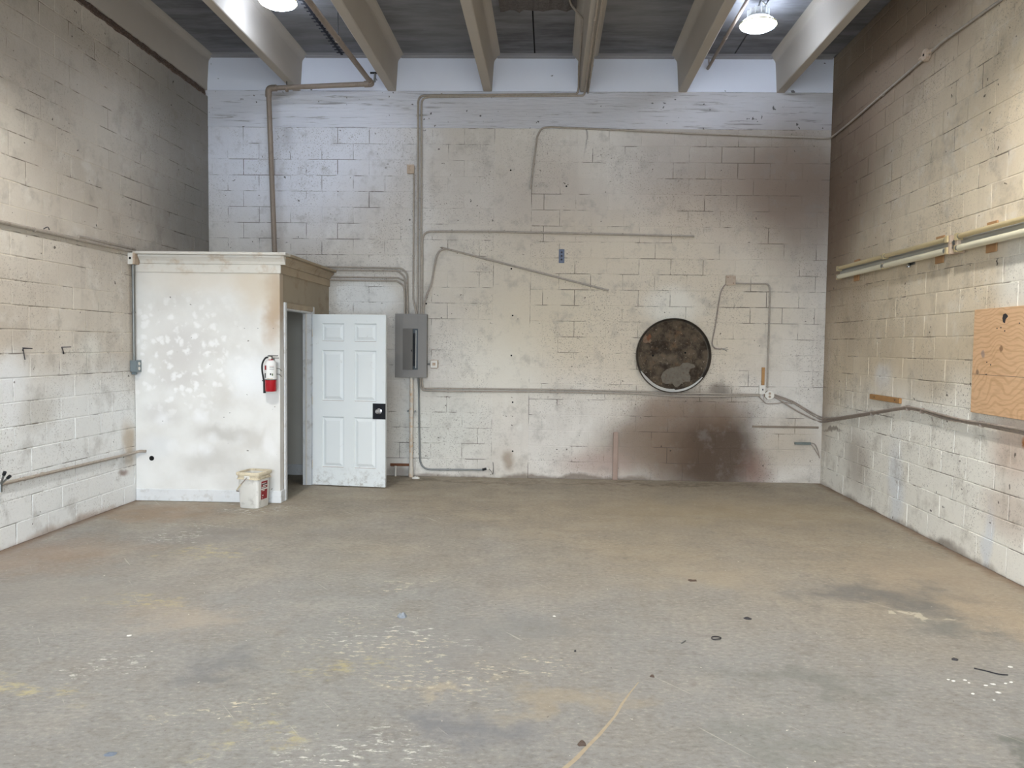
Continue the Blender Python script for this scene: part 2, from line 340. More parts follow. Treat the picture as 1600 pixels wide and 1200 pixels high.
def door_mat():
    g = G('white_door_paint', .45, 0, .4); col = g.mix(g.noise(2., 4), (226, 230, 231), (216, 221, 222))
    z = g.N('ShaderNodeSeparateXYZ', [(0, g.P())]).outputs[2]
    col = g.mix(g.ma('MULTIPLY', g.mr(g.noise(16., 6, .75), .45, .7), g.mr(g.ma('ADD', z, g.ma('MULTIPLY', g.noise(3., 3), .15)), .38, .06, 0, .85)), col, (150, 144, 136))
    col = g.mix(g.mr(g.noise(9., 5, .7), .64, .74, 0, .5), col, (176, 172, 164))
    return g.out(col, g.noise(30., 2), .05, .002)
M_door = door_mat()
M_sill_shade = simple('brown_shade_edge', (150, 122, 100), .8)
M_blackplate = simple('black_painted_steel', (30, 32, 38), .4, .3)
M_chrome = simple('polished_chrome', (200, 202, 206), .18, 1., .05)
M_cond = simple('painted_steel_conduit', (178, 168, 156), .55, .1, .14, 14., dirt=(122, 104, 90), dk=.5)
M_cond_grey = simple('bare_grey_conduit', (138, 140, 138), .4, .6, .15, 14.)
M_cable = simple('grey_brown_cable', (170, 157, 146), .55, 0, .2, 14., dirt=(96, 82, 74), dk=.5)
M_pipe = simple('tan_painted_iron_pipe', (152, 138, 126), .55, .1, .15, 7., dirt=(112, 98, 88), dk=.5)
M_pvc = simple('peeling_cream_pipe', (212, 204, 192), .55, 0, .1, 6., dirt=(196, 158, 116), dk=.8)
M_boxw = simple('white_box_plastic', (226, 222, 214), .5, 0, .08, 8.)
M_boxp = simple('painted_junction_box', (196, 176, 156), .6, 0, .12, 12., dirt=(150, 116, 88), dk=.6)
M_boxg = simple('grey_cast_box', (132, 144, 150), .5, .4, .12, 12.)
M_panel = simple('grey_panel_enamel', (128, 124, 120), .5, .2, .06, 3.)
M_panel_in = simple('panel_dead_front', (70, 76, 80), .45, .3, .08, 6.)
M_breaker = simple('black_breaker', (24, 24, 26), .5)
M_wood = simple('bare_tan_wood', (186, 142, 92), .7, 0, .2, 12., dirt=(130, 92, 58), dk=.5)
M_woodp = simple('painted_over_wood', (168, 146, 134), .75, 0, .14, 8.)
M_woodblk = simple('brown_wood_block', (188, 146, 104), .7, 0, .16, 14.)
M_steel = simple('galvanised_steel', (150, 152, 150), .35, .9, .15, 12.)
M_rust = simple('rusty_steel', (138, 92, 66), .85, .1, .3, 20., dirt=(84, 54, 40), dk=.7)
M_greybar = simple('teal_grey_bar', (120, 128, 124), .6, .2, .15, 14.)
M_fix = simple('yellowed_fixture_enamel', (206, 188, 146), .4, .1, .1, 6.)
M_refl = simple('fixture_reflector', (176, 176, 170), .35, .4, .08, 5.)
M_tube = simple('unlit_glass_tube', (228, 222, 196), .15, 0, .06, 4., spec=.6)
M_red = simple('red_enamel', (176, 14, 32), .25, 0, .08, 8., spec=.6)
M_lab = simple('white_label', (232, 232, 230), .5, 0, .05, 30.)
M_labred = simple('label_red_print', (150, 40, 44), .5)
M_labdark = simple('label_dark_print', (52, 50, 54), .5)
M_rubber = simple('black_rubber', (36, 38, 40), .55)
M_pail = simple('white_bucket_plastic', (230, 228, 222), .45, 0, .06, 6., dirt=(176, 172, 166), dk=.6)
M_pailrim = simple('yellowed_bucket_rim', (222, 210, 184), .5, 0, .1, 10., dirt=(158, 132, 106), dk=.5)
M_paper = simple('white_scrap', (236, 234, 228), .7)
M_foil = simple('blue_grey_foil', (186, 196, 208), .3, .6, .2, 60.)
M_brownbit = simple('brown_leaf', (92, 76, 66), .8)
M_bluebit = simple('blue_grey_chip', (122, 132, 148), .8)
M_mortar = simple('crumbling_mortar', (104, 86, 76), .95, 0, .35, 30., dirt=(168, 158, 150), dk=.6)
M_crack = simple('tan_crack_filler', (184, 168, 144), .85, 0, .15, 30.)
M_bluebox = simple('blue_grey_old_box', (120, 128, 148), .6, .2, .3, 40.)

def ply_mat():
    g = G('plywood_face', .6, 0, .3)
    v = g.vm('MULTIPLY', g.warp(.62, 2.0, 1.5), (1., 1.2, 3.6))
    rings = g.N('ShaderNodeTexWave', [('Vector', v), ('Scale', 1.9), ('Distortion', 5.5), ('Detail', 2.), ('Detail Scale', 1.1)], wave_type='BANDS', bands_direction='Z').outputs['Fac']
    col = g.mix(g.noise(1.6, 3), (226, 190, 152), (216, 176, 136)); col = g.mix(g.mr(rings, .55, 1., 0, .38), col, (186, 142, 102))
    col = g.mix(g.mr(g.noise(60., 2, v=g.vm('MULTIPLY', g.P(), (1., .15, 1.))), .45, .7, 0, .25), col, (170, 128, 88))
    def b(x, y, r, c, s): p = onX(x, y, XR); return (tuple(p), (3., r, r), c, s, .5)
    col = g.stain(col, g.warp(.05, 12.), [b(1541, 553, .035, (150, 132, 128), .7), b(1532, 581, .025, (110, 88, 76), .7), b(1569, 546, .03, (130, 96, 70), .8)])
    return g.out(col, rings, .1, .002)
M_ply = ply_mat()
def rust_disc_mat():
    g = G('rusted_fan_cover', .92, 0., .15)
    c = BW(1051, 555)
    n = g.noise(5., 6, .7); col = g.mix(g.mr(n, .35, .65), (96, 84, 70), (52, 44, 37))
    col = g.mix(g.mr(g.noise(9., 5, .75), .55, .68, 0, .6), col, (112, 88, 66))
    wp = g.warp(.22, 7., 3.)
    def b(x, y, rx, rz, cc, s, inner): p = BW(x, y); return (tuple(p), (rx, 3., rz), cc, s, inner)
    col = g.stain(col, wp, [b(1010, 528, .05, .06, (136, 112, 92), .8, .7), b(1064, 590, .025, .025, (92, 70, 58), .9, .6), b(1040, 560, .3, .1, (120, 108, 92), .5, .3)])
    col = g.mix(g.mr(g.noise(13., 6, .75, v=g.vm('ADD', g.P(), (2., 5., 1.))), .5, .66, 0, .55), col, (44, 38, 33))
    sp = g.mr(g.noise(30., 4, .75), .62, .67, 0, .65); col = g.mix(sp, col, (176, 164, 146))
    return g.out(col, g.noise(14., 5), .4, .01)
M_disc = rust_disc_mat()
M_ring = simple('grimy_galvanised_ring', (112, 104, 94), .4, .55, .4, 5., dirt=(64, 54, 46), dk=.8)
def emit(name, c, s):
    g = G(name); g.b.inputs['Emission Color'].default_value = c; g.b.inputs['Emission Strength'].default_value = s; g.b.inputs['Base Color'].default_value = (.9, .9, .9, 1); return g.m
M_lens = emit('lit_lamp_lens', (.74, .84, 1., 1), LAMP)
M_lamprim = simple('lamp_rim_enamel', (226, 214, 170), .4, 0, .05); M_lamphouse = simple('lamp_housing_enamel', (206, 208, 208), .4, .2, .06)
M_apron = simple('outdoor_concrete', (176, 174, 170), .85, 0, .12, 1.)

# ------------------------------------------------------------------ the shell
fl = MB().box((XL-.25, YF-.2, -.15), (XR+.25, YB+.25, 0)).build('floor', M_floor)
tag(fl, 'worn grey and tan concrete floor with paint scrapes and dust', 'floor', kind='structure')
cp = [(998, 1066), (985, 1082), (972, 1100), (962, 1118), (948, 1135), (935, 1150), (915, 1170), (900, 1186), (880, 1203), (850, 1240)]
mb = MB(); L = []; R = []
for i, (x, y) in enumerate(cp):
    p = onZ(x, y); w = .002+.0013*i+random.uniform(0, .003); L.append((p.x-w, p.y, .0008)); R.append((p.x+w, p.y+.003, .0008))
vsx = L+R; n = len(L); mb.add(vsx+[(a, b, .0) for a, b, c in vsx], [(i, i+1, n+i+1, n+i) for i in range(n-1)]); mb.build('crack_filler', M_crack, fl)
ap = MB().box((-25, YF-30, -.2), (25, YF-.2, -.02)).build('floor_outside', M_apron); tag(ap, 'pale concrete yard outside the open front doorway', 'pavement', kind='structure')

CH, BLK = .1988, .4015
mesh_cache = {}
def block_mesh(w, h, mat):
    key = (round(w, 3), round(h, 3), mat.name)
    if key not in mesh_cache:
        c = .004; d0, d1, d2 = .012, -.0015, -.0035     # back, shoulder, face (outward is -Y)
        w2, h2 = w/2, h/2
        a = [(-w2, d0, -h2), (w2, d0, -h2), (w2, d0, h2), (-w2, d0, h2)]
        b = [(x, d1, z) for x, _, z in a]; f = [(x-math.copysign(c, x), d2, z-math.copysign(c, z)) for x, _, z in a]
        q = [(0, 1, 5, 4), (1, 2, 6, 5), (2, 3, 7, 6), (3, 0, 4, 7), (4, 5, 9, 8), (5, 6, 10, 9), (6, 7, 11, 10), (7, 4, 8, 11), (8, 9, 10, 11)]
        me = bpy.data.meshes.new('block'); me.from_pydata(a+b+f, [], q); me.materials.append(mat); me.update(); mesh_cache[key] = me
    return mesh_cache[key]
def lay(wall, segs, M0, mat, keep, limit=300):
    """segs: (u0, u1, z0 of first bed joint, top, phase).  M0 maps (u, out, z) wall space to the world"""
    cells = []
    for u0, u1, zb, top, ph in segs:
        k = 0; za = 0.
        zs = [0.] + [zb + i*CH for i in range(40) if zb+i*CH < top-.04] + [top]
        for i in range(len(zs)-1):
            off = ph + (BLK/2 if i % 2 else 0)
            j = math.floor((u0-off)/BLK)
            while off+j*BLK < u1-.03:
                a, b = max(u0, off+j*BLK), min(u1, off+(j+1)*BLK); j += 1
                if b-a < .04: continue
                cells.append(((a+b)/2, (zs[i]+zs[i+1])/2, b-a, zs[i+1]-zs[i]))
    ranked = sorted(cells, key=lambda c: -keep(*c)); parts = [c for c in ranked if keep(*c) > 0][:limit]; rest = [c for c in ranked if c not in set(parts)]
    for u, z, w, h in parts:
        o = bpy.data.objects.new('block', block_mesh(w-.0055, h-.006, mat)); COL.objects.link(o)
        g = random.uniform(0, 1)
        T = Matrix.Translation((u+random.uniform(-.001, .001), random.uniform(-.0015, .002), z)) @ Matrix.Rotation(random.uniform(-.003, .003), 4, 'Z') @ Matrix.Rotation(random.uniform(-.004, .004), 4, 'X') @ Matrix.Diagonal((1-.012*random.random()**2, 1, 1-.03*random.random()**3, 1))
        o.matrix_world = M0 @ T; o.parent = wall
    if rest:
        m = MB()
        for u, z, w, h in rest:
            me = block_mesh(w-.0055, h-.006, mat); T = M0 @ Matrix.Translation((u, random.uniform(-.002, .002), z))
            m.add([T @ v.co for v in me.vertices], [p.vertices[:] for p in me.polygons])
        o = m.build('blockwork', mat, wall); o['kind'] = 'stuff'

# back wall
wbk = MB().box((XL-.25, YB, -.1), (XR+.25, YB+.2, ZC+.2)).build('wall_back', M_back_j)
tag(wbk, 'white painted concrete block back wall stained brown with soot', 'wall', kind='structure')
COLA, COLB = -.725, -.255
ph_r = BW(924, 366, 0).x; ph_l = BW(552, 388, 0).x
zk0 = .234
def back_keep(u, z, w, h):
    if u < -2.84 and z < 2.6: return 0
    if -2.8 < u-.16 and u+.16 < -1.98 and z < 1.95: return 0
    if (u-1.556)**2+(z-1.6)**2 < .1: return 0
    return w*h*(1.-.02*abs(u-1.0))
# odd courses carry the measured joint: course index parity of z = joint row
def par(z, zb): return int(round((z-zb)/CH-.5)) % 2
lay(wbk, [(XL, COLA, zk0, 4.409, ph_l), (COLB, XR, zk0-.012, 4.409, ph_r)], Matrix.Translation((0, YB, 0)), M_back, back_keep)
m = MB(); nseg = 14
for i in range(nseg):
    z0, z1 = 4.409*i/nseg, 4.409*(i+1)/nseg; m.box((COLA+.004, YB-.004-random.uniform(0, .0015), z0), (COLB-.004, YB+.01, z1))
m.build('poured_column', M_column, wbk)
MB().bbox((XL, YB-.006, 4.412), (XR, YB+.02, 4.862), .004).build('tie_beam', M_beam, wbk)
STEMS = [-4.424, -3.233, -2.025, -.821, .386, 1.605, 2.815]
for a, b in zip(STEMS, STEMS[1:]+[XR+.07]):
    MB().bbox((max(XL, a+.05), YB-.012, 4.866), (b-.05 if b < XR else XR, YB+.02, ZC), .003).build('infill_panel', M_infill, wbk)

# left wall
zl0 = .182; ZLT = 4.79
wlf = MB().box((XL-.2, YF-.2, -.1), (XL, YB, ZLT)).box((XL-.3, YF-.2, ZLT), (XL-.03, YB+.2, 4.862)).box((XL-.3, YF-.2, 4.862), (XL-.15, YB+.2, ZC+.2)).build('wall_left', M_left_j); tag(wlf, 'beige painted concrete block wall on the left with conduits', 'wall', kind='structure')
ML = Matrix.Translation((XL, 0, 0)) @ Matrix.Rotation(math.pi/2, 4, 'Z')      # u = Y
pl_ = LW(109, 192, 0).y
kcourse = int((LW(109, 192, 0).z-zl0)/CH)+1
ph = pl_ - (BLK/2 if kcourse % 2 else 0)
def left_keep(u, z, w, h):
    if u > 7.9 and z < 2.68: return 0
    return max(0, (u-4.6))*1.0 if u > 5.55 else 0
lay(wlf, [(YF, YB, zl0, ZLT, ph)], ML, M_left, left_keep)
m = MB(); ys = [YF+.12*i for i in range(int((YB-YF)/.12)+1)]
for i in range(len(ys)-1):
    a, b = random.uniform(.0, .035), random.uniform(.0, .03)
    m.add([(XL-.03, ys[i], ZLT-.02-a), (XL-.03, ys[i+1], ZLT-.02-b), (XL+.006+random.uniform(0, .02), ys[i+1], ZLT-.005), (XL+.006+random.uniform(0, .02), ys[i], ZLT-.005),
           (XL+.004, ys[i], ZLT+.05+a*.5), (XL+.004, ys[i+1], ZLT+.05+b*.5), (XL-.03, ys[i+1], ZLT+.08), (XL-.03, ys[i], ZLT+.08)],
          [(0, 1, 2, 3), (3, 2, 5, 4), (4, 5, 6, 7), (0, 3, 4, 7), (1, 6, 5, 2)])
m.build('ragged_mortar_bed', M_mortar, wlf)
# right wall
zr0 = .230
wrt = MB().box((XR, YF-.2, -.1), (XR+.2, YB, ZC+.1)).build('wall_right', M_right_j); tag(wrt, 'cream painted concrete block wall on the right with strip lights', 'wall', kind='structure')
MR = Matrix.Translation((XR, 0, 0)) @ Matrix.Rotation(-math.pi/2, 4, 'Z')     # u = -Y
pr_ = -RW(1506.9, 320, 0).y; kcourse = int((RW(1506.9, 320, 0).z-zr0)/CH)+1
ph = pr_ - (BLK/2 if kcourse % 2 else 0)
def right_keep(u, z, w, h):
    y = -u
    if y < 5.0: return 0
    if (1.24 < z < 1.98 and y < 6.2): return 0
    return (y-4.4)
lay(wrt, [(-YB, -YF, zr0, ZC, ph)], MR, M_right, right_keep)
# front wall with the open doorway the daylight comes through
OX0, OX1, OZ = -3.55, 2.65, 4.4
wf = MB().box((XL-.2, YF-.2, -.1), (OX0, YF, ZC+.1)).box((OX1, YF-.2, -.1), (XR+.2, YF, ZC+.1)).box((OX0, YF-.2, OZ), (OX1, YF, ZC+.1)).build('wall_front', M_right_j)
tag(wf, 'painted front wall with a wide open loading doorway behind the viewer', 'wall', kind='structure')

# ceiling: double tees running front to back
ce = MB().box((XL-.3, YF-.2, ZC+.05), (XR+.3, YB+.2, ZC+.25)).build('ceiling', M_black); tag(ce, 'double tee concrete ceiling with dark soffit and painted stems', 'ceiling', kind='structure')
JT = [-5.08, -2.637, -.235, 2.206, 4.66]
for a, b in zip(JT, JT[1:]):
    MB().box((a+.008, YF, ZC), (b-.008, YB, ZC+.06)).build('flange', M_flange, ce)
for x in STEMS:
    zb, w0, w1, r = 4.864, .054, .075, .085
    pr = [(-w0+.008, zb), (w0-.008, zb), (w0, zb+.008)]
    arc = [(w1+r-r*math.sin(t*math.pi/12), ZC-.0-r+r*math.cos(t*math.pi/12)) for t in range(6, -1, -1)]
    pr += arc; pr += [(-a, b) for a, b in reversed(pr[2:])]
    M = Matrix(((1, 0, 0, x), (0, 0, 1, 0), (0, 1, 0, 0), (0, 0, 0, 1)))
    MB().prism(pr, YF, YB-.002, M).build('stem', M_stem, ce)
m = MB()
for a, b in zip(STEMS, STEMS[1:]+[XR+.1]):           # painted fillet where soffit meets the back wall
    x0, x1 = a+.12, min(b-.12, XR)
    pr = [(YB-.012, ZC), (YB-.012, ZC-.02)] + [(YB-.012-.05*math.sin(t*math.pi/8), ZC-.02+.02*(1-math.cos(t*math.pi/8))) for t in range(1, 5)] + [(YB-.14, ZC-.001)]
    M = Matrix(((0, 0, 1, 0), (1, 0, 0, 0), (0, 1, 0, 0), (0, 0, 0, 1)))
    MB().prism(pr, x0, x1, M).build('end_fillet', M_cove, ce)
# ragged broken edge of a patched soffit opening
m = MB(); p0, p1 = onZ(782, 14, ZC), onZ(900, 18, ZC); k = 16
top = []; 
for i in range(k+1):
    t = i/k; top.append((p0.x+(p1.x-p0.x)*t, p0.y+.02+random.uniform(-.05, .05)))
vs_ = [(x, y, ZC-.001) for x, y in top] + [(x, y-.06, ZC-.035-random.uniform(0, .02)) for x, y in top] + [(x, y-.75, ZC-.03) for x, y in top] 
m.add(vs_, [(i, i+1, k+2+i, k+1+i) for i in range(k)] + [(k+1+i, k+2+i, 2*k+3+i, 2*k+2+i) for i in range(k)])
m.build('broken_soffit_patch', simple('torn_soffit_coating', (120, 114, 112), .95, 0, .4, 26., dirt=(60, 58, 58), dk=.8), ce)
# spiky grout squeezed out of the tee joint
m = MB()
for i in range(46):
    y = YB-.1-i*.045; x = JT[1]+random.uniform(-.004, .004)
    m.box((x-.012, y-.03, ZC-.012), (x+.012, y+.012, ZC+.01))
    if i % 2: m.box((x-.05, y-.008, ZC-.008), (x+.05, y+.004, ZC+.002))
m.build('grout_ridge', simple('dark_joint_grout', (52, 54, 64), .9), ce)

# ------------------------------------------------------------------ the booth in the corner
BX, BY, BH = -2.82, 7.96, 2.385
bo = thing('partition_booth', 'small white drywall booth with cornice built in the left back corner', 'booth', (-3.6, 8.8, 0))
MB().box((XL+.008, BY, 0), (BX, BY+.1, BH+.2)).build('front_wall', M_booth, bo)
DY0, DY1, DH = 8.13, 9.03, 2.06
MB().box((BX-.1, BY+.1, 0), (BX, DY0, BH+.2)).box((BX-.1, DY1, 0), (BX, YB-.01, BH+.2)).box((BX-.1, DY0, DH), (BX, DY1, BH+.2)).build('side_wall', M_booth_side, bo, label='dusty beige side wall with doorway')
MB().box((XL+.008, BY-.02, BH+.2), (BX+.02, YB-.012, BH+.225)).build('roof', M_trimside, bo)
MB().box((XL+.01, YB-.06, 0), (BX-.1, YB-.03, BH)).box((XL+.01, BY+.1, 0), (XL+.04, YB-.06, BH)).box((XL+.01, BY+.1, BH), (BX-.1, YB-.03, BH+.04)).build('interior_lining', M_inner, bo)
MB().bbox((XL+.04, YB-.075, .002), (BX-.1, YB-.06, .14), .004).build('interior_baseboard', M_base, bo)
# cornice: profile (out, up) swept along the front and the side
crown = [(0, 0), (.018, 0), (.022, .012), (.030, .03), (.052, .055), (.066, .068), (.066, .088), (0, .088)]
zf = BH+.115
MB().prism([(-(o), z) for o, z in crown], XL+.085, BX+.066, Matrix(((0, 0, 1, 0), (1, 0, 0, BY), (0, 1, 0, zf), (0, 0, 0, 1)))).build('crown_molding', M_trim, bo)
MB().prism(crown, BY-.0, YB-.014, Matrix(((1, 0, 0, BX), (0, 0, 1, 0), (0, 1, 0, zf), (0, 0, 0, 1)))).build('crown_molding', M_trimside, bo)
MB().bbox((XL+.05, BY-.105, zf+.09), (BX+.1, BY+.05, zf+.118), .004).build('cap_board', M_trim, bo)
MB().bbox((BX-.05, BY+.052, zf+.09), (BX+.1, YB-.014, zf+.118), .004).build('cap_board', M_trimside, bo)
MB().bbox((XL+.01, BY-.016, zf-.09), (BX+.016, BY, zf-.002), .003).build('frieze_board', M_trim, bo)
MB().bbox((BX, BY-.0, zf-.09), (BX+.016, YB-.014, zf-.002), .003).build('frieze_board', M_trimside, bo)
MB().bbox((XL+.01, BY-.014, .002), (BX+.014, BY, .13), .004).build('baseboard', M_base, bo)
MB().bbox((BX, BY+.001, .002), (BX+.014, DY0-.061, .13), .004).build('baseboard', M_base, bo)
MB().bbox((BX, DY1+.061, .002), (BX+.014, YB-.014, .13), .004).build('baseboard', M_base, bo)
for a, b, z0, z1 in ((DY0-.06, DY0, 0, DH+.06), (DY1, DY1+.06, 0, DH+.06), (DY0, DY1, DH, DH+.06)):
    MB().bbox((BX, a, z0), (BX+.02, b, z1), .005).build('door_casing', M_base if z0 == 0 else M_trimside, bo)
for a, b, z0, z1 in ((DY0, DY0+.018, 0, DH), (DY1-.018, DY1, 0, DH), (DY0+.018, DY1-.018, DH-.018, DH)):
    MB().bbox((BX-.1, a, z0), (BX+.004, b, z1), .002).build('door_jamb', M_base, bo)
MB().bbox((BX-.065, DY1-.03, 0), (BX-.05, DY1-.018, DH-.018), .002).build('door_stop', M_trim, bo)
# old pipe hole, screw heads and nail holes
c = onY(237, 716, BY); Mh = Matrix.Translation(c) @ Matrix.Rotation(math.pi/2, 4, 'X')
MB().lathe([(.026, -.004), (.026, .002)], 18, Mh).build('pipe_hole', M_black, bo, label='round black hole left by a pipe')
for x, y in ((382, 513), (403, 513), (427, 513), (328, 569), (359, 645), (350, 652)):
    c = onY(x, y, BY); MB().lathe([(.005, -.003), (.004, .002), (.0, .003)], 8, Matrix.Translation(c) @ Matrix.Rotation(math.pi/2, 4, 'X')).build('wall_plug', M_labdark, bo)

# the open six-panel door, local frame: x along the door from hinge, y behind, z up
p0 = Vector((-2.795, 9.0, .012)); p1 = Vector((-1.905, 8.885, .012)); ang = math.atan2(p1.y-p0.y, p1.x-p0.x); DW = (p1-p0).length; DHH = 2.02
dr = thing('door_1', 'white six panel door standing open beside the booth doorway', 'door', p0, kind='structure'); dr.rotation_euler.z = ang
MD = Matrix.Translation(p0) @ Matrix.Rotation(ang, 4, 'Z'); T = .04
xs = [0, .115, .387, .513, .785, DW]; zs = [0, .215, .815, 1.005, 1.60, 1.705, 1.915, DHH]
m = MB()
for a, b in ((xs[0], xs[1]), (xs[2], xs[3]), (xs[4], xs[5])): m.box((a, 0, 0), (b, T, DHH), MD)
for a, b in ((zs[0], zs[1]), (zs[2], zs[3]), (zs[4], zs[5]), (zs[6], zs[7])):
    for c, d in ((xs[1], xs[2]), (xs[3], xs[4])): m.box((c, 0, a), (d, T, b), MD)
def adopt(o): put(o, dr); return o
bpy.context.view_layer.update()
def dbuild(m, name, mat, smooth=False, label=None, par=None):
    o = m.build(name, mat, None, smooth, label); o.parent = par or dr; o.matrix_parent_inverse = MD.inverted() if par is None else Matrix(); return o
dbuild(m, 'door_frame', M_door)
for a, b in ((xs[1], xs[2]), (xs[3], xs[4])):
    for c, d in ((zs[1], zs[2]), (zs[3], zs[4]), (zs[5], zs[6])):
        m = MB()
        def ring(i, y): return [(a+i, y, c+i), (b-i, y, c+i), (b-i, y, d-i), (a+i, y, d-i)]
        for sgn in (0, 1):
            f = (lambda y: y) if sgn == 0 else (lambda y: T-y)
            rs = [ring(0, f(.001)), ring(.010, f(.017)), ring(.020, f(.017)), ring(.050, f(.004))]
            vs_ = [MD @ Vector(v) for r_ in rs for v in r_]; fs = [(4*i+j, 4*i+(j+1) % 4, 4*i+4+(j+1) % 4, 4*i+4+j) for i in range(3) for j in range(4)] + [(12, 13, 14, 15)]
            m.add(vs_, fs)
        dbuild(m, 'panel', M_door)
        dbuild(MB().box((a+.004, .003, c-.001), (b-.004, .010, c+.0045), MD), 'panel_sill_shade', M_sill_shade)  # brown strip painted in for the shadow at each panel foot
plate = dbuild(MB().bbox((DW-.155, -.004, .80), (DW+.003, .0, .985), .002, MD), 'lock_plate', M_blackplate, label='black steel plate round the knob')
kc = MD @ Matrix.Translation((DW-.075, -.004, .895)) @ Matrix.Rotation(math.pi/2, 4, 'X')
kn = MB().lathe([(.034, 0), (.034, .006), (.014, .012), (.012, .03), (.024, .038), (.030, .05), (.026, .062), (0, .066)], 20, kc).build('knob', M_chrome, None, True, 'chrome round knob'); kn.parent = plate; kn.matrix_parent_inverse = Matrix()
for z in (.25, 1.0, 1.8):
    dbuild(MB().tube([MD @ Vector((-.006, .0, z-.045)), MD @ Vector((-.006, .0, z+.045))], .007, 8), 'hinge', M_trim, True)

# ------------------------------------------------------------------ lamps
def high_bay(loc, label):
    t = thing('high_bay_lamp', label, 'lamp', loc, group='high bay lamps'); x, y, z = loc
    T0 = Matrix.Translation(loc)
    MB().lathe([(.122, .044), (.125, .06), (.11, .08), (.08, .09), (.075, .16), (.03, .175), (.012, .18)], 32, T0).build('housing', M_lamphouse, t, True)
    MB().lathe([(.118, .044), (.160, .032), (.182, .006), (.172, -.02), (.13, -.042), (.07, -.054), (.0, -.057)], 32, T0).build('lens', M_lens, t, True, 'glowing white lens')
    MB().lathe([(.180, -.004), (.188, -.006), (.189, .008), (.181, .010)], 32, T0, False).build('rim', M_lamprim, t, True)
    for k in range(12):
        a = k*math.pi/6; c, s = math.cos(a), math.sin(a)
        MB().box((.076, -.003, .085), (.115, .003, .15), T0 @ Matrix.Rotation(a, 4, 'Z')).build('cooling_fin', M_lamphouse, t)
    MB().tube([Vector(loc)+Vector((0, 0, .18)), Vector((x+.02, y, min(ZC, z+.3)))] if z+.2 < ZC else [Vector(loc)+Vector((0, 0, .17)), Vector(loc)+Vector((0, 0, .2))], .008, 8).build('hook', M_steel, t)
    MB().tube(smooth_path([Vector(loc)+Vector((.05, 0, .16)), Vector(loc)+Vector((.09, .03, .2)), Vector((x+.05, y+.05, ZC))]), .006, 6).build('cord', M_boxw, t, True)
    return t
high_bay((-2.76, 7.76, 5.09), 'lit round high bay lamp hanging at upper left above the booth')
high_bay((2.10, 8.15, 5.03), 'lit round high bay lamp hanging at upper right near the right wall')
M_lens_near = emit('lit_reflector_lamp_lens', (1., .97, .91, 1), LAMP_NEAR); M_bell = simple('aluminium_reflector', (206, 206, 204), .35, .8, .05)
def bell_bay(loc, label):
    t = thing('high_bay_lamp', label, 'lamp', loc, group='high bay lamps'); T0 = Matrix.Translation(loc)
    MB().lathe([(.11, .02), (.14, .0), (.19, -.06), (.235, -.14), (.24, -.145), (.238, -.14), (.195, -.058), (.145, .004), (.115, .026), (.09, .03), (.09, .14), (.02, .16)], 32, T0).build('reflector', M_bell, t, True)
    MB().lathe([(.105, .018), (.105, .012), (.0, .010)], 32, T0).build('lens', M_lens_near, t, True, 'glowing white lens')
    MB().tube([Vector(loc)+Vector((0, 0, .15)), Vector((loc[0], loc[1], ZC))], .008, 8).build('hook', M_steel, t)
bell_bay((-2.76, 4.3, 5.05), 'lit bell reflector lamp overhead at left, nearer the front doorway')
bell_bay((2.10, 4.3, 5.05), 'lit bell reflector lamp overhead at right, nearer the front doorway')

# ------------------------------------------------------------------ conduits, pipes and boxes
def run(name, label, cat, pts, r, mat, straps=(), group=None, rad=.1, smooth=False, ends=True):
    """one conduit as a thing: its tube plus the straps that hold it"""
    path = smooth_path(pts) if smooth else round_path(pts, rad)
    t = thing(name, label, cat, path[0], group)
    MB().tube(path, r, 10).build('tube', mat, t, True)
    for p, d in straps:
        p = Vector(p); d = Vector(d).normalized()
        MB().tube([p-d*.009, p+d*.009], r+.0035, 10).build('strap', mat, t)
    if ends and False: pass
    return t
def rect_at(c, w, h, depth, M, mat, name, parent=None, ch=.003):
    return MB().bbox((-w/2, -depth, -h/2), (w/2, 0, h/2), ch, Matrix.Translation(c) @ M).build(name, mat, parent)
I4 = Matrix.Identity(4); RL = Matrix.Rotation(math.pi/2, 4, 'Z'); RR = Matrix.Rotation(-math.pi/2, 4, 'Z')

# electrical panel
PX0, PZ1 = BW(618, 490, .11).x, BW(618, 490.5, .11).z; PX1, PZ0 = BW(666, 590, .11).x, BW(666, 590, .11).z
pn = thing('electrical_panel', 'grey steel breaker panel mounted on the back wall beside the door', 'breaker box', ((PX0+PX1)/2, YB, PZ0))
PY = YB-.11
ox0, ox1 = BW(629.5, 540, .11).x, BW(653, 540, .11).x; oz1, oz0 = BW(640, 513.5, .11).z, BW(640, 577.5, .11).z
MB().box((PX0, PY+.006, PZ0), (PX1, YB-.006, PZ1)).build('enclosure', M_panel, pn)
MB().bbox((PX0-.004, PY, PZ0-.004), (ox0, PY+.006, PZ1+.004), .001).bbox((ox1, PY, PZ0-.004), (PX1+.004, PY+.006, PZ1+.004), .001).bbox((ox0, PY, oz1), (ox1, PY+.006, PZ1+.004), .001).bbox((ox0, PY, PZ0-.004), (ox1, PY+.006, oz0), .001).build('cover', M_panel, pn)
MB().box((ox0, PY+.004, oz0), (ox1, PY+.0059, oz1)).build('dead_front', M_panel_in, pn)
for i in range(11):
    z = oz1-.075-i*.0375
    br = MB().bbox((ox1-.085, PY-.004, z-.018), (ox1-.03, PY+.004, z+.018), .002).build('breaker', M_breaker, pn)
    MB().box((ox1-.062, PY-.012, z-.006), (ox1-.048, PY-.004, z+.006)).build('toggle', M_breaker, br)
Mdoor = Matrix.Translation((ox0, PY-.001, 0)) @ Matrix.Rotation(math.radians(-24), 4, 'Z')
pd = MB().bbox((0, -.003, oz0), (.148, .0, oz1), .001, Mdoor).build('panel_door', M_panel, pn)
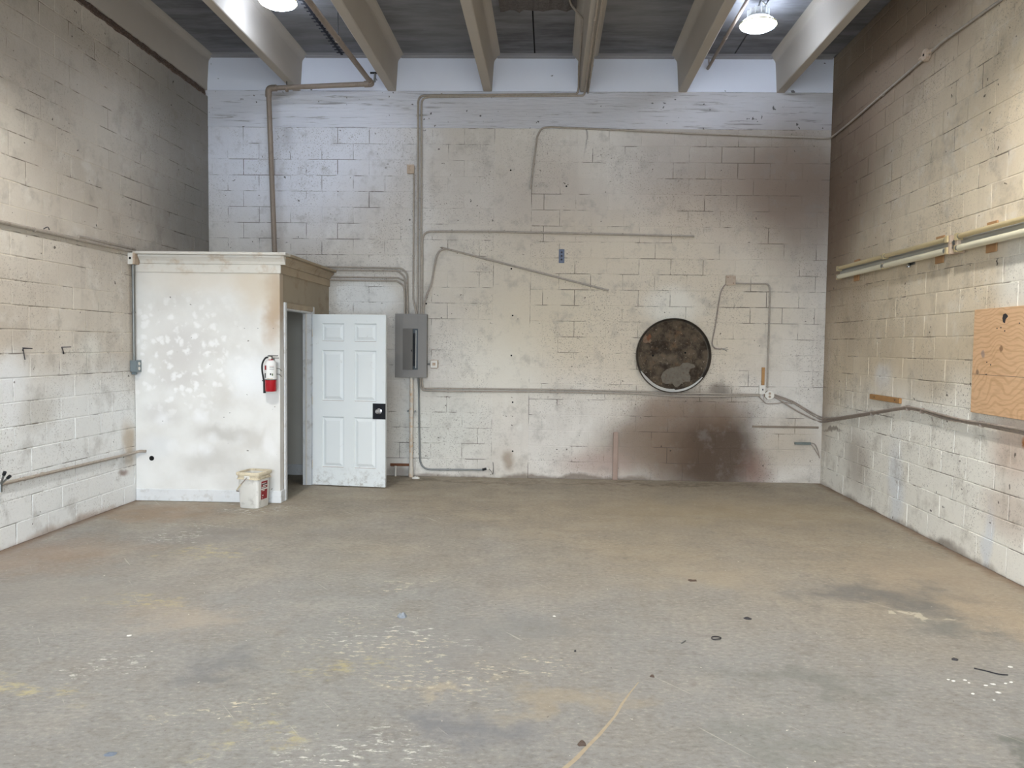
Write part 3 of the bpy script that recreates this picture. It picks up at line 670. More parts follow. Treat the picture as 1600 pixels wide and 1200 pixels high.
MB().bbox((.132, -.008, (oz0+oz1)/2-.03), (.142, -.003, (oz0+oz1)/2-.005), .001, Mdoor).build('latch', M_breaker, pd)
MB().box((ox1-.028, PY-.003, oz0+.02), (ox1-.022, PY+.004, oz1-.02)).build('edge_strip', M_boxw, pn)
# round duplex outlet next to the panel
oc = BW(678, 569, .045)
ro = thing('wall_outlet', 'small cream round outlet box just right of the breaker panel', 'outlet', (oc.x, YB, oc.z))
MB().bbox((oc.x-.052, oc.y, oc.z-.055), (oc.x+.052, YB-.006, oc.z+.055), .014).build('box', M_boxp, ro)
MB().bbox((oc.x-.044, oc.y-.005, oc.z-.047), (oc.x+.044, oc.y+.001, oc.z+.047), .004).build('cover_plate', M_boxw, ro)
MB().bbox((oc.x-.02, oc.y-.009, oc.z-.018), (oc.x+.02, oc.y-.004, oc.z+.018), .003).build('receptacle', M_boxp, ro)
MB().tube([(PX1, oc.y+.015, oc.z), (oc.x-.05, oc.y+.015, oc.z)], .012, 10).build('nipple', M_cond_grey, ro, True)

CR = .0125
run('conduit', 'painted conduit rising from panel, along top of wall and up side of ceiling stem', 'conduit', [BW(651.5, 491, .05), BW(652.5, 470), BW(653.2, 149), BW(902, 147), (.315, YB-.035, 4.90), (.30, 9.3, 5.02), onZ(911, 30, 5.2), onZ(893, 8, 5.25), onZ(880, -30, 5.26)], CR, M_cond, [(BW(652.6, 310), (0, 0, 1)), (BW(653, 180), (0, 0, 1)), (BW(690, 148), (1, 0, 0)), (BW(866, 147), (1, 0, 0))], 'conduits on the back wall')
run('conduit', 'painted conduit rising from panel and turning along the underside of a ceiling stem', 'conduit', [BW(657.5, 491, .05), BW(657.6, 470), BW(658.5, 151.5), (.376, YB-.03, BW(911, 149.5).z), (.392, YB-.06, 4.848), (.392, 2.0, 4.848)], CR, M_cond, [(BW(657.8, 310), (0, 0, 1)), (BW(658.4, 180), (0, 0, 1)), ((.392, 9.0, 4.848), (0, 1, 0)), ((.392, 7.6, 4.848), (0, 1, 0))], 'conduits on the back wall')
run('conduit', 'second conduit fixed along the underside of the middle ceiling stem', 'conduit', [(.432, YB-.012, 4.847), (.432, 2.0, 4.847)], .010, M_cond, [((.432, 8.8, 4.847), (0, 1, 0))])
run('conduit', 'painted conduit dropping from small square box down into the panel, kinked near its top', 'conduit', [BW(646.7, 272), BW(645.6, 467), BW(650.8, 491, .08)], CR*.9, M_cond, [(BW(645.9, 400), (0, 0, 1)), (BW(646, 330), (0, 0, 1))], 'conduits on the back wall', rad=.05)
bx = thing('junction_box', 'small painted square junction box high on back wall beside paired conduits', 'junction box', BW(642.5, 265.5, 0)); c = BW(642.5, 265.5, 0)
rect_at(c, .085, .105, .05, I4, M_boxp, 'box', bx); rect_at(c+Vector((0, -.05, 0)), .09, .11, .003, I4, M_boxp, 'cover_plate', bx, .001)
run('conduit', 'painted conduit from panel bending right into a long nearly level run', 'conduit', [BW(658.6, 491, .075), BW(659.6, 460), BW(660, 361.5), BW(760, 361.8), BW(1085, 369)], CR, M_cond, [(BW(x, y), (1, 0, 0)) for x, y in ((706, 360.5), (788, 361.5), (846, 363), (923.5, 364), (973, 366), (1024, 367.2))], 'conduits on the back wall', rad=.12)
run('conduit', 'painted conduit with an s bend from panel sloping down to the right, end cut off', 'conduit', smooth_path([BW(661, 491, .06), BW(662, 478, .05), BW(667, 461, .035), BW(674, 443), BW(678, 420), BW(682, 401), BW(687.5, 392), BW(697, 389.3), BW(712, 392.5), BW(951, 454)], 5), CR, M_cond, [(BW(695, 389.3), (1, 0, 0)), (BW(760, 405), (1, 0, -.25)), (BW(870, 433), (1, 0, -.25))], 'conduits on the back wall', rad=.001)
for i, (pts, lab) in enumerate((
    ([BW(494, 416.5), BW(628, 419), BW(636.5, 428), BW(637, 455), BW(636.5, 491, .05)], 'topmost of four conduits from the booth cornice to the panel top'),
    ([BW(505, 421.5), BW(622, 423), BW(632.5, 433), BW(633, 455), BW(633.4, 491, .05)], 'second from top of four conduits from the booth cornice to the panel'),
    ([BW(514, 432.5), BW(622, 434), BW(635, 440, .035), BW(636.5, 470, .045), BW(636.4, 491, .085)], 'third from top of four conduits from the booth cornice to the panel'),
    ([BW(514, 437.5), BW(620, 438.8), BW(631.5, 447, .035), BW(632.5, 470, .045), BW(632.4, 491, .085)], 'lowest of four conduits from the booth cornice to the panel top'))):
    run('conduit', lab, 'conduit', pts, .0115, M_cond, [(BW(604 if i > 1 else 565, 433.8 if i == 2 else 438.6 if i == 3 else 418 if i == 0 else 422.3), (1, 0, 0))], 'conduits on the back wall', rad=.09)
# high right run with cast fitting round the corner
corner = [BW(829, 295), BW(833, 262), BW(839, 214), BW(846, 199.5), BW(862, 198.5), BW(1075, 208), BW(1289, 216), (XR-.03, YB-.05, RW(1301, 214).z), RW(1307, 209), RW(1330, 190), RW(1446, 90), RW(1472, 66), RW(1575, -8), RW(1575, -8)+(RW(1575, -8)-RW(1472, 66))*2.2]
run('conduit', 'long conduit high on back wall, bending at the corner and climbing along right wall', 'conduit', corner, CR*.95, M_cond, [(BW(834, 256), (0, 0, 1)), (BW(950, 202.4), (1, 0, 0)), (BW(1165, 211.5), (1, 0, 0)), (RW(1380, 148), (0, 1, 0))], 'conduits on the right wall', rad=.1)
c = RW(1451, 86, .0); fb = thing('conduit_fitting', 'round cast fitting in the conduit high on the right wall', 'junction box', c)
MB().lathe([(.06, 0), (.06, .03), (.05, .045), (.0, .046)], 16, Matrix.Translation(c) @ Matrix.Rotation(-math.pi/2, 4, 'Y')).build('body', M_boxp, fb)
for d in (-.08, .08): MB().tube([c+Vector((-.022, d*.6, -d*.0)), c+Vector((-.022, d*1.35, 0))], .02, 10).build('hub', M_boxp, fb)
MB().lathe([(.012, .046), (.012, .05)], 10, Matrix.Translation(c) @ Matrix.Rotation(-math.pi/2, 4, 'Y')).build('screw_hole', M_black, fb)
# low runs from the panel
for i, (dy, lab) in enumerate(((0, 'upper of two conduits along back wall from panel under the round cover to the outlets'), (4.2, 'lower of two conduits along back wall from panel under the round cover to the outlets'))):
    pts = [BW(659.5-i*2.5, 590, .05), BW(659.6-i*2.6, 600, .04), BW(661.5-i*2.5, 607+dy*.7), BW(690, 607+dy), BW(850, 608.5+dy*.9), BW(990, 611.5+dy*.8), BW(1060, 614+dy*1.2, .03), BW(1110, 615.5+dy*.9, .03), BW(1188, 616.5+dy*.4)]
    run('conduit', lab, 'conduit', pts, .0105, M_cond, [(BW(700, 607.3+dy), (1, 0, 0)), (BW(860, 608.6+dy*.9), (1, 0, 0))], 'conduits on the back wall', rad=.12)
run('conduit', 'conduit dropping from panel bottom then bending right just above the floor', 'conduit', [BW(653.6, 590, .05), BW(654.5, 612), BW(655, 670), BW(656.5, 733.5), BW(754, 734)], .0115, M_cond_grey, [(BW(654.8, 662), (0, 0, 1)), (BW(700, 733.6), (1, 0, 0))], 'conduits on the back wall', rad=.15)
c = BW(762, 732, .03); ef = thing('cable_end', 'black and white cable connector at the low conduit end', 'connector', c)
MB().tube([BW(754, 734), BW(759.5, 732.5, .03)], .016, 10).build('sleeve', M_rubber, ef); MB().lathe([(.018, -.008), (.014, .012), (.0, .016)], 10, Matrix.Translation(c)).build('wire_nut', M_boxw, ef)
MB().tube(smooth_path([BW(763, 732, .03), BW(768, 737, .02), BW(770, 741, .02), BW(771, 731, .02), BW(770, 722, .015)]), .003, 6).build('wire', M_rubber, ef)
# thick riser
pts = [BW(643, 590, .05), BW(643.3, 743.8, .05)]; p0_, p1_ = pts[0], Vector((pts[0].x, pts[0].y, .0))
tp = thing('service_pipe', 'thick cream pipe with peeling paint from panel bottom to floor', 'pipe', p1_)
MB().tube([p0_, p1_], .0245, 14).build('pipe', M_pvc, tp, True)
zc_ = BW(643, 643, .05).z; MB().tube([(p1_.x, p1_.y, zc_-.03), (p1_.x, p1_.y, zc_+.03)], .032, 14).build('coupling', M_pvc, tp, True)
MB().tube([(p1_.x, p1_.y, 0), (p1_.x, p1_.y, .12)], .030, 14).build('base_sleeve', M_pvc, tp, True)
for s in (-1, 1): MB().bbox((p1_.x+s*.045-.01, p1_.y-.01, zc_-.008), (p1_.x+s*.045+.01, p1_.y+.04, zc_+.012), .002).build('clamp_ear', M_cond_grey, tp)
c = BW(618, 728, .03); st = thing('pipe_stub', 'short white upright pipe stub at wall foot left of the thick pipe', 'pipe', (c.x, c.y, 0))
MB().tube([(c.x, c.y, 0), (c.x, c.y, c.z)], .011, 10).build('stub', M_boxw, st, True); MB().tube([(c.x, c.y, c.z-.02), (c.x, c.y, c.z)], .014, 10).build('collar', M_boxw, st, True)
a, b = BW(610, 725, .0), BW(641, 723, .0); ra = thing('rusty_bracket', 'rusty flat steel bar behind the thick pipe near the floor', 'bracket', (a.x, YB, a.z-.02))
MB().bbox((a.x, YB-.02, a.z-.022), (b.x, YB-.008, a.z+.012), .002).build('bar', M_rust, ra); MB().bbox((a.x+.01, YB-.045, a.z-.022), (a.x+.06, YB-.02, a.z-.015), .002).build('flange_lip', M_rust, ra)

# box with hanging cable on the right of the back wall
c = BW(1140.5, 438.5, 0); jb = thing('junction_box', 'tan painted square junction box with a cable hanging from it', 'junction box', c)
rect_at(c, .115, .115, .05, I4, M_boxp, 'box', jb); rect_at(c+Vector((.0, -.05, 0)), .118, .118, .003, I4, M_boxp, 'cover_plate', jb, .001)
for dx, dz in ((-.035, .035), (.035, -.035)): MB().lathe([(.006, 0), (.004, .003), (0, .003)], 8, Matrix.Translation(c+Vector((dx, -.053, dz))) @ Matrix.Rotation(math.pi/2, 4, 'X')).build('screw', M_rust, jb)
run('conduit', 'conduit from the tan square box turning down to the white outlets', 'conduit', [BW(1148, 443), BW(1202.5, 443.5), BW(1203, 460), BW(1199, 606)], .0105, M_cond, [(BW(1202.3, 480), (0, 0, 1)), (BW(1200.3, 545), (0, 0, 1))], 'conduits on the back wall', rad=.12)
hc = thing('hanging_cable', 'loose grey cable hanging from tan box with frayed split end', 'cable', BW(1134, 445))
MB().tube(smooth_path([BW(1134.5, 444), BW(1130, 449), BW(1126, 458), BW(1122, 480), BW(1117.5, 510), BW(1113.5, 530), BW(1113, 538), BW(1117, 544), BW(1124, 545.5), BW(1128, 545)]), .0085, 8).build('sheath', M_cable, hc, True)
for e in ((1137, 543), (1138, 546), (1136, 549)): MB().tube(smooth_path([BW(1127.5, 545), BW(1132, 544.5 if e[1] < 546 else 546.5, .03), BW(*e, .03)]), .003, 6).build('wire', M_cond_grey, hc, True)
# outlets
c = BW(1189.5, 608.5, 0); so = thing('wall_switch_box', 'small white rectangular box under the wood strip on back wall', 'switch', c)
rect_at(c, .07, .105, .045, I4, M_boxw, 'box', so); rect_at(c+Vector((0, -.045, 0)), .075, .11, .004, I4, M_boxw, 'cover_plate', so, .002); rect_at(c+Vector((.005, -.049, 0)), .014, .022, .006, I4, M_labdark, 'toggle', so, .001)
c = BW(1200.8, 617, 0); oo = thing('wall_outlet', 'octagonal white duplex outlet where the cables meet on the back wall', 'outlet', c)
MB().lathe([(.06, 0), (.06, .05)], 8, Matrix.Translation(c) @ Matrix.Rotation(math.pi/2, 4, 'X') @ Matrix.Rotation(math.pi/8, 4, 'Z')).build('box', M_boxp, oo)
MB().lathe([(.062, .05), (.058, .056)], 8, Matrix.Translation(c) @ Matrix.Rotation(math.pi/2, 4, 'X') @ Matrix.Rotation(math.pi/8, 4, 'Z')).build('cover_plate', M_boxw, oo)
for dz in (.02, -.02):
    rc = MB().lathe([(.017, .056), (.016, .06)], 14, Matrix.Translation(c+Vector((0, 0, dz))) @ Matrix.Rotation(math.pi/2, 4, 'X')).build('receptacle', M_boxp, oo)
    for dx in (-.006, .006): rect_at(c+Vector((dx, -.0595, dz)), .004, .010, .0015, I4, M_labdark, 'slot', rc, .0003)
c0, c1 = BW(1192, 574, 0), BW(1193, 602, 0); MBs = MB().bbox((c0.x-.018, YB-.03, c1.z), (c0.x+.018, YB-.008, c0.z), .002).build('wood_strip', M_wood)
tag(MBs, 'short upright tan wood strip above the white switch box', 'wood strip')
# cables drooping to the corner and along the right wall
def crn(o, dy): return Vector((XR-o-.01, YB-o-.01, BW(1282, 655+dy, 0).z))
for i, (d, o, lab) in enumerate(((-4, .03, 'uppermost of three grey cables drooping from the outlet along right wall'), (0, .02, 'middle of three grey cables drooping from the outlet along right wall'), (4, .012, 'lowest of three grey cables drooping from the outlet along right wall'))):
    w = [0, -2, 3][i]
    pts = [BW(1206, 617+d*.4, .03), BW(1216, 621+d*.6, .03), BW(1240, 632+d+w, .025), BW(1262, 645+d+w*.6, .02), crn(o, d), RW(1300, 655.5+d*.5, o+.01), RW(1330, 651+d*.45, o+.01), RW(1375, 643.5+d*.35, o+.01), RW(1404, 638.8+d*.3, o+.01), RW(1420, 637.5+d*.4, o+.01), RW(1445, 643+d*.5-w*.5, o+.01), RW(1475, 651.5+d*.6-w, o+.01), RW(1505, 658.5+d*.5-w*.4, o+.01), RW(1534, 662.5+d*.45, o+.01), RW(1570, 669.5+d*.6, o+.01), RW(1625, 681+d*.8, o+.01), Vector((XR-o-.01, 4.2, 1.06-d*.004)), Vector((XR-o-.01, 2.6, 1.02-d*.004)), Vector((XR-o-.01, .6, 1.04-d*.004))]
    t = run('cable', lab, 'cable', pts, .0095, M_cable, (), 'grey cables along the right wall', smooth=True)
    if i == 1:
        for x, y in ((1362, 645.5), (1418, 637.5), (1440, 642), (1533, 662.4)):
            p = RW(x, y, .03); MB().bbox((p.x-.016, p.y-.006, p.z-.026), (XR-.004, p.y+.006, p.z+.026), .003).build('clip', M_cable, t)
run('cable', 'thin grey cable looped below the octagonal outlet', 'cable', [BW(1183, 617), BW(1192, 626), BW(1198, 630.5), BW(1212, 630.5), BW(1226, 629), BW(1238, 631)], .006, M_cable, smooth=True)
# rail scar and small bar near the right corner
a, b = BW(1175, 666, 0), BW(1279, 668, 0)
rs = MB().bbox((a.x, YB-.012, (a.z+b.z)/2-.014), (b.x, YB-.004, (a.z+b.z)/2+.012), .004).build('wall_ledge', simple('grimy_ledge', (146, 132, 118), .85, 0, .2, 8.)); tag(rs, 'thin grimy horizontal ledge across the back wall near right corner', 'ledge')
a, b = BW(1241, 692, 0), BW(1266, 693, 0); gb = thing('wall_bracket', 'short grey metal bar with bent wire near the right back corner', 'bracket', (a.x, YB, a.z))
MB().bbox((a.x, YB-.03, a.z-.018), (b.x, YB-.006, a.z+.012), .002).build('bar', M_greybar, gb)
MB().tube(smooth_path([BW(1265, 692), BW(1273, 694), BW(1278, 704), BW(1280.5, 716)]), .006, 6).build('wire', M_cable, gb, True); MB().tube(smooth_path([BW(1266, 693.5), BW(1272, 700), BW(1279, 712)]), .005, 6).build('wire', M_cable, gb, True)
# upright wood batten, blue old box, scraps on the back wall
a = BW(962, 675, 0); bt = MB().bbox((a.x-.032, YB-.03, .0), (a.x+.032, YB-.007, a.z), .006).build('wood_batten', M_woodp); tag(bt, 'upright painted wood batten standing at the foot of back wall', 'wood batten')
c = BW(877.5, 400, 0); bb = thing('recessed_box', 'old blue grey recessed box high in the middle of back wall', 'junction box', c)
MB().bbox((c.x-.035, YB-.009, c.z-.09), (c.x-.026, YB-.0, c.z+.085), .001).bbox((c.x+.026, YB-.009, c.z-.09), (c.x+.035, YB, c.z+.085), .001).bbox((c.x-.026, YB-.009, c.z+.076), (c.x+.026, YB, c.z+.085), .001).bbox((c.x-.026, YB-.009, c.z-.09), (c.x+.026, YB, c.z-.081), .001).build('frame', M_bluebox, bb)
MB().box((c.x-.026, YB-.0062, c.z-.081), (c.x+.026, YB-.0055, c.z+.076)).build('back_plate', M_bluebox, bb)
for dz in (.045, 0, -.045): MB().lathe([(.012, 0), (.012, .003)], 10, Matrix.Translation((c.x, YB-.006, c.z+dz)) @ Matrix.Rotation(math.pi/2, 4, 'X')).build('knockout', M_labdark, bb)
# drill holes in the poured column and wall
for i, (x, y) in enumerate(((799, 420), (801, 493), (799, 555.5), (801, 628.5), (801, 705), (666, 474.5), (798, 266), (885, 291))):
    c = BW(x, y, .0045); MB().lathe([(.011, 0), (.011, .0015)], 12, Matrix.Translation(c) @ Matrix.Rotation(math.pi/2, 4, 'X')).build('drill_hole', M_black, wbk)

# round rusted fan opening
c = BW(1051, 555.5, 0); RAD = .47
fo = thing('round_vent_cover', 'big round rusted metal fan opening cover on back wall', 'vent', c)
Mf = Matrix.Translation(c) @ Matrix.Rotation(math.pi/2, 4, 'X')      # local z points into the room
MB().lathe([(RAD*.99, .004), (RAD, .05), (RAD, .088), (RAD-.006, .092), (RAD-.010, .088), (RAD-.014, .06), (RAD-.024, .034), (RAD-.04, .026)], 64, Mf, False).build('ring', M_ring, fo, True, 'grimy galvanised ring')
MB().lathe([(RAD-.03, .01), (RAD-.03, .028), (RAD-.06, .034), (RAD-.085, .024), (RAD*.7, .022), (0, .02)], 64, Mf).build('dish', M_disc, fo, True)
def shard(poly, z, mat, name):
    q = [((x-1051)/123.5, (555.5-y)/123.5) for x, y in poly]; return MB().prism(q, z, z+.004, Mf).build(name, mat, fo)
M_peel = simple('grey_peeling_coat', (122, 114, 102), .9, 0, .3, 14., dirt=(92, 74, 60), dk=.8)
shard([(1033, 589), (1036, 582), (1042, 577), (1050, 574), (1062, 572), (1066, 567), (1074, 566), (1084, 569), (1086, 573), (1078, 576), (1076, 582), (1079, 588), (1078, 596), (1070, 596), (1066, 598), (1061, 603), (1056, 605), (1051, 599), (1042, 600), (1036, 598)], .026, M_peel, 'peeling_patch')
shard([(1008, 526), (1014, 520), (1017, 527), (1012, 534)], .028, M_rust, 'peeling_patch')
m = MB()     # pale strip inside the lower metal lip, highlight painted into its colour
pts_o = []; pts_i = []
for k in range(25):
    a = math.radians(206+k*118/24); t = math.sin(math.pi*k/24)**.6; w = .012+.085*t*(1 if k < 14 else .35)
    pts_o.append(Mf @ Vector(((RAD-.013)*math.cos(a), (RAD-.013)*math.sin(a), .083))); pts_i.append(Mf @ Vector(((RAD-.016-w*.5)*math.cos(a), (RAD-.016-w*.5)*math.sin(a), .083-w*.8)))
m.add(pts_o+pts_i, [(i, i+1, 25+i+1, 25+i) for i in range(24)]); m.build('lip_highlight', simple('highlight_metal', (226, 224, 218), .4, .2, .08, 8.), fo, True, 'pale metal strip along the lower lip with its highlight painted in')
for x, y in ((1020, 556), (1070, 551)): MB().lathe([(.014, .022), (.010, .030), (0, .031)], 7, Mf @ Matrix.Translation(((x-1051)/123.5, (555.5-y)/123.5, 0))).build('torn_hole', M_black, fo)

# sprinkler pipe above the booth
PR = .03
yv = YB-.35
a = onY(430, 393, yv); b = onY(419.5, 138, yv); e = onY(581, 131, yv)
sp = thing('sprinkler_pipe', 'thick tan iron pipe rising from booth roof and turning along the ceiling', 'pipe', (a.x, a.y, 2.612))
top = Vector((b.x, yv, b.z)); endp = Vector((e.x, yv, e.z)); fr = onZ(482, 0, 5.0); fr = Vector((fr.x, fr.y, endp.z+ (0.0)))
dirn = (onZ(481, 0, endp.z)-endp); far = endp+dirn*3.2
MB().tube([(a.x, yv, 2.612), top], PR, 14).build('riser', M_pipe, sp, True); MB().tube([top, endp], PR, 14).build('cross_pipe', M_pipe, sp, True); MB().tube([endp, far], PR, 14).build('main_pipe', M_pipe, sp, True)
MB().tube(round_path([top+Vector((0, 0, -.1)), top, top+(endp-top).normalized()*.1], .06), PR*1.28, 14).build('elbow', M_pipe, sp, True)
MB().tube(round_path([endp-(endp-top).normalized()*.09, endp, endp+dirn.normalized()*.11], .05), PR*1.28, 14).build('elbow', M_pipe, sp, True)
v0 = endp+Vector((.03, 0, .02)); MB().tube([v0, v0+Vector((.01, 0, .1))], .014, 10).build('drain_valve', M_steel, sp, True); MB().tube([v0+Vector((-.05, 0, .11)), v0+Vector((.06, 0, .11))], .012, 8).build('valve_handle', M_breaker, sp)
p = onY(448, 139, yv); MB().tube([Vector((p.x, yv, p.z)), (p.x, yv+.02, ZC)], .005, 6).build('hanger_rod', M_breaker, sp); MB().tube([(p.x-.012, yv, p.z), (p.x+.012, yv, p.z)], PR+.006, 14).build('hanger_ring', M_pipe, sp)
p = endp+dirn.normalized()*1.35; MB().tube([p, (p.x, p.y, ZC)], .005, 6).build('hanger_rod', M_breaker, sp); MB().tube([p-dirn.normalized()*.012, p+dirn.normalized()*.012], PR+.006, 14).build('hanger_ring', M_pipe, sp)
# pipe along the right-hand stem
a = Vector((1.9, YB-.015, BW(1106, 107, .015).z)); a.x = BW(1106, 107, .015).x
d = (onZ(1168, 0, a.z+.0)-a)
gp = run('sprinkler_branch', 'thin tan pipe slanting under the ceiling left of the right lamp', 'pipe', [a, a+d*2.6], .019, M_pipe, [(a+d*.5, d)], rad=.01)
MB().tube([a+d*.03, (a+d*.03)+Vector((0, 0, .09))], .007, 8).build('end_hanger', M_pipe, gp)

# ------------------------------------------------------------------ right wall fittings
def strip_light(y0, y1, label, cap):
    z = 2.595; t = thing('strip_light', label, 'light fixture', (XR, (y0+y1)/2, z), group='fluorescent strip lights on the right wall'); s = 1 if y1 > y0 else -1
    ya, yb = min(y0, y1), max(y0, y1); x = XR
    prof = [(-.007, -.05), (-.007, .055), (-.03, .05), (-.045, .02), (-.045, -.02), (-.03, -.045)]
    MB().prism([(px, pz) for px, pz in prof], ya, yb, Matrix(((1, 0, 0, x), (0, 0, 1, 0), (0, 1, 0, z), (0, 0, 0, 1)))).build('housing', M_refl, t)
    ym = (ya+yb)/2
    for dz in (.054, -.044):
        for a, b in ((ya+.05, ym-.02), (ym+.02, yb-.05)):
            tb = MB().tube([(x-.072, a, z+dz), (x-.072, b, z+dz)], .022 if dz > 0 else .029, 12).build('tube', M_tube if dz < 0 else M_fix, t, True)
            for e in (a, b): MB().tube([(x-.072, e-.012, z+dz), (x-.072, e+.012, z+dz)], .0235 if dz > 0 else .0295, 12).build('end_cap', M_steel, tb, True)
        for yy in (ya+.03, ym, yb-.03): MB().bbox((x-.095, yy-.022, z+dz-.032), (x-.04, yy+.022, z+dz+.026), .003).build('socket', M_fix, t)
    for yy in cap: MB().bbox((x-.08, yy-.02, z-.08), (x-.008, yy+.02, z+.08), .004).build('end_plate', M_boxp, t)
    for yy in ((ya+.28), (yb-.42)): MB().bbox((x-.02, yy-.07, z-.125), (x-.006, yy+.07, z+.115), .003).build('mounting_block', M_woodblk, t)
    return t
strip_light(6.66, 9.2, 'unlit twin tube strip light nearer the back corner, on wooden mounting blocks', (6.66,))
strip_light(4.02, 6.56, 'unlit twin tube strip light cut by right frame edge, above the plywood', (6.55,))
for i, dz in enumerate((.015, -.02)):
    pass
nl = thing('cable_link', 'short metal nipples joining the two strip lights', 'connector', (XR-.06, 6.61, 2.6))
for dz, r in ((.015, .012), (-.025, .010)): MB().tube([(XR-.055, 6.565, 2.595+dz), (XR-.055, 6.64, 2.595+dz)], r, 10).build('nipple', M_steel, nl, True)
MB().tube([(XR-.055, 6.60, 2.61), (XR-.055, 6.615, 2.61)], .026, 6).build('lock_nut', M_steel, nl)
c = RW(1425, 411, .0); wn = thing('metal_clamp', 'small shiny metal clamp on right wall below the strip light', 'clamp', c)
MB().bbox((c.x-.06, c.y-.06, c.z-.0), (c.x-.004, c.y+.06, c.z+.03), .006).build('body', M_steel, wn); MB().lathe([(.02, 0), (.02, .03), (.012, .04), (0, .04)], 10, Matrix.Translation((c.x-.03, c.y, c.z-.04))).build('screw_knob', M_chrome, wn, True); MB().bbox((c.x-.014, c.y-.07, c.z-.02), (c.x-.004, c.y+.07, c.z+.05), .002).build('back_plate', M_steel, wn)
# plywood
pz0, pz1, py1 = 1.203, 2.032, 6.32
pw = thing('plywood_board', 'rectangular knotty plywood board fixed to the right wall at frame edge', 'plywood', (XR, 5.7, pz0))
MB().bbox((XR-.026, 5.08, pz0), (XR-.012, py1, pz1), .002).build('board', M_ply, pw)
sz = RW(1560, 587, .026).z; MB().box((XR-.0264, 5.082, sz-.0015), (XR-.0255, py1-.002, sz+.0015)).build('seam', M_labdark, pw); kp = RW(1570, 497, .026); MB().prism([(-.035, .02), (-.01, .035), (.02, .03), (.03, .0), (.02, -.03), (-.005, -.04), (-.012, -.01), (-.04, .01)], 0, .002, Matrix.Translation((XR-.027, kp.y, kp.z)) @ Matrix(((0, 0, 1, 0), (1, 0, 0, 0), (0, 1, 0, 0), (0, 0, 0, 1)))).build('knot_hole', M_labdark, pw, label='dark split knot hole')
for x, y in ((1541, 585), (1548, 570), (1542, 566), (1564, 512), (1570, 517), (1558, 513), (1593, 505)):
    q = RW(x, y, .026); MB().lathe([(.006, 0), (.005, .003), (0, .003)], 8, Matrix.Translation((XR-.0255, q.y, q.z)) @ Matrix.Rotation(-math.pi/2, 4, 'Y')).build('nail_mark', M_labdark, pw)
for yy, zz in ((5.2, 1.3), (6.2, 1.3), (5.2, 1.95), (6.22, 1.95)): MB().bbox((XR-.0125, yy-.02, zz-.02), (XR-.004, yy+.02, zz+.02), .001).build('spacer', M_woodblk, pw)
a, b = RW(1363, 615.5, 0), RW(1410, 629, 0); a2 = RW(1363, 623, 0)
wk = thing('wood_cleat', 'short tan wood cleat screwed to right wall above the cables', 'wood cleat', ((a+b)*.5))
MB().bbox((XR-.03, b.y, a2.z-.002), (XR-.006, a.y, a.z), .003).build('strip', M_wood, wk)
for yy in (b.y+.1, a.y-.12): MB().lathe([(.008, 0), (.006, .003), (0, .003)], 8, Matrix.Translation((XR-.03, yy, (a.z+a2.z)/2)) @ Matrix.Rotation(-math.pi/2, 4, 'Y')).build('screw', M_labdark, wk)

# ------------------------------------------------------------------ left wall fittings
z_hi = .5*(LW(0, 346.5).z+LW(207, 394).z)
q0, q1 = LW(0, 346.5), LW(209, 393.5)
run('conduit', 'long painted conduit along left wall running to the booth cornice', 'conduit', [q0+(q0-q1)*.9, q0, q1], .016, M_cond, [(LW(54, 359), (0, 1, 0)), (LW(122, 374), (0, 1, 0))], 'conduits on the left wall')
run('conduit', 'shorter conduit above the long one, ending open on the left wall', 'conduit', [LW(122.5, 369.5), LW(211, 389.5)], .0145, M_cond, [(LW(165, 379.2), (0, 1, 0))], 'conduits on the left wall')
c = LW(199, 404, 0); lb = thing('junction_box', 'white and tan junction box at the top left corner of booth', 'junction box', c)
MB().bbox((XL+.006, c.y-.0, c.z-.055), (XL+.075, c.y+.11, c.z+.06), .003).build('box', M_boxp, lb); MB().bbox((XL+.005, c.y-.006, c.z-.057), (XL+.055, c.y-.0, c.z+.062), .002).build('cover_plate', M_boxw, lb)
MB().lathe([(.013, 0), (.013, .003)], 12, Matrix.Translation((XL+.03, c.y-.004, c.z+.005)) @ Matrix.Rotation(math.pi/2, 4, 'X')).build('knockout_hole', M_black, lb)
v0, v1 = LW(204, 412), LW(206, 563)
run('conduit', 'bare grey vertical conduit on left wall between two boxes beside booth', 'conduit', [(XL+.028, c.y+.055, c.z-.05), (XL+.028, c.y+.055, v1.z)], .0155, M_cond_grey, [((XL+.028, c.y+.055, (v0.z+v1.z)/2), (0, 0, 1))])
ob = thing('wall_outlet', 'grey cast outlet box at the foot of vertical conduit on left wall', 'outlet', (XL, c.y+.055, v1.z-.12)); oy = c.y+.055
MB().bbox((XL+.006, oy-.045, v1.z-.12), (XL+.075, oy+.045, v1.z), .005).build('box', M_boxg, ob); MB().bbox((XL+.075, oy-.047, v1.z-.122), (XL+.08, oy+.047, v1.z+.002), .002).build('cover_plate', M_boxg, ob)
for dz in (-.035, -.085): MB().lathe([(.018, 0), (.017, .005), (0, .005)], 14, Matrix.Translation((XL+.08, oy, v1.z+dz)) @ Matrix.Rotation(math.pi/2, 4, 'Y')).build('receptacle', M_boxw, ob)
MB().bbox((XL+.01, oy-.02, v1.z-.15), (XL+.05, oy+.02, v1.z-.12), .004).build('bottom_hub', M_boxg, ob)
q0, q1 = LW(0, 757), LW(216, 706); e = onY(228, 705, BY-.015)
run('conduit', 'painted conduit low on the left wall bending onto the booth front', 'conduit', [q0+(q0-q1)*.9, q0, q1+Vector((0, -.1, 0)), Vector((XL+.05, BY-.02, e.z)), e], .0145, M_cond, [(LW(38, 748), (0, 1, 0)), (LW(66, 741), (0, 1, 0))], 'conduits on the left wall', rad=.05)
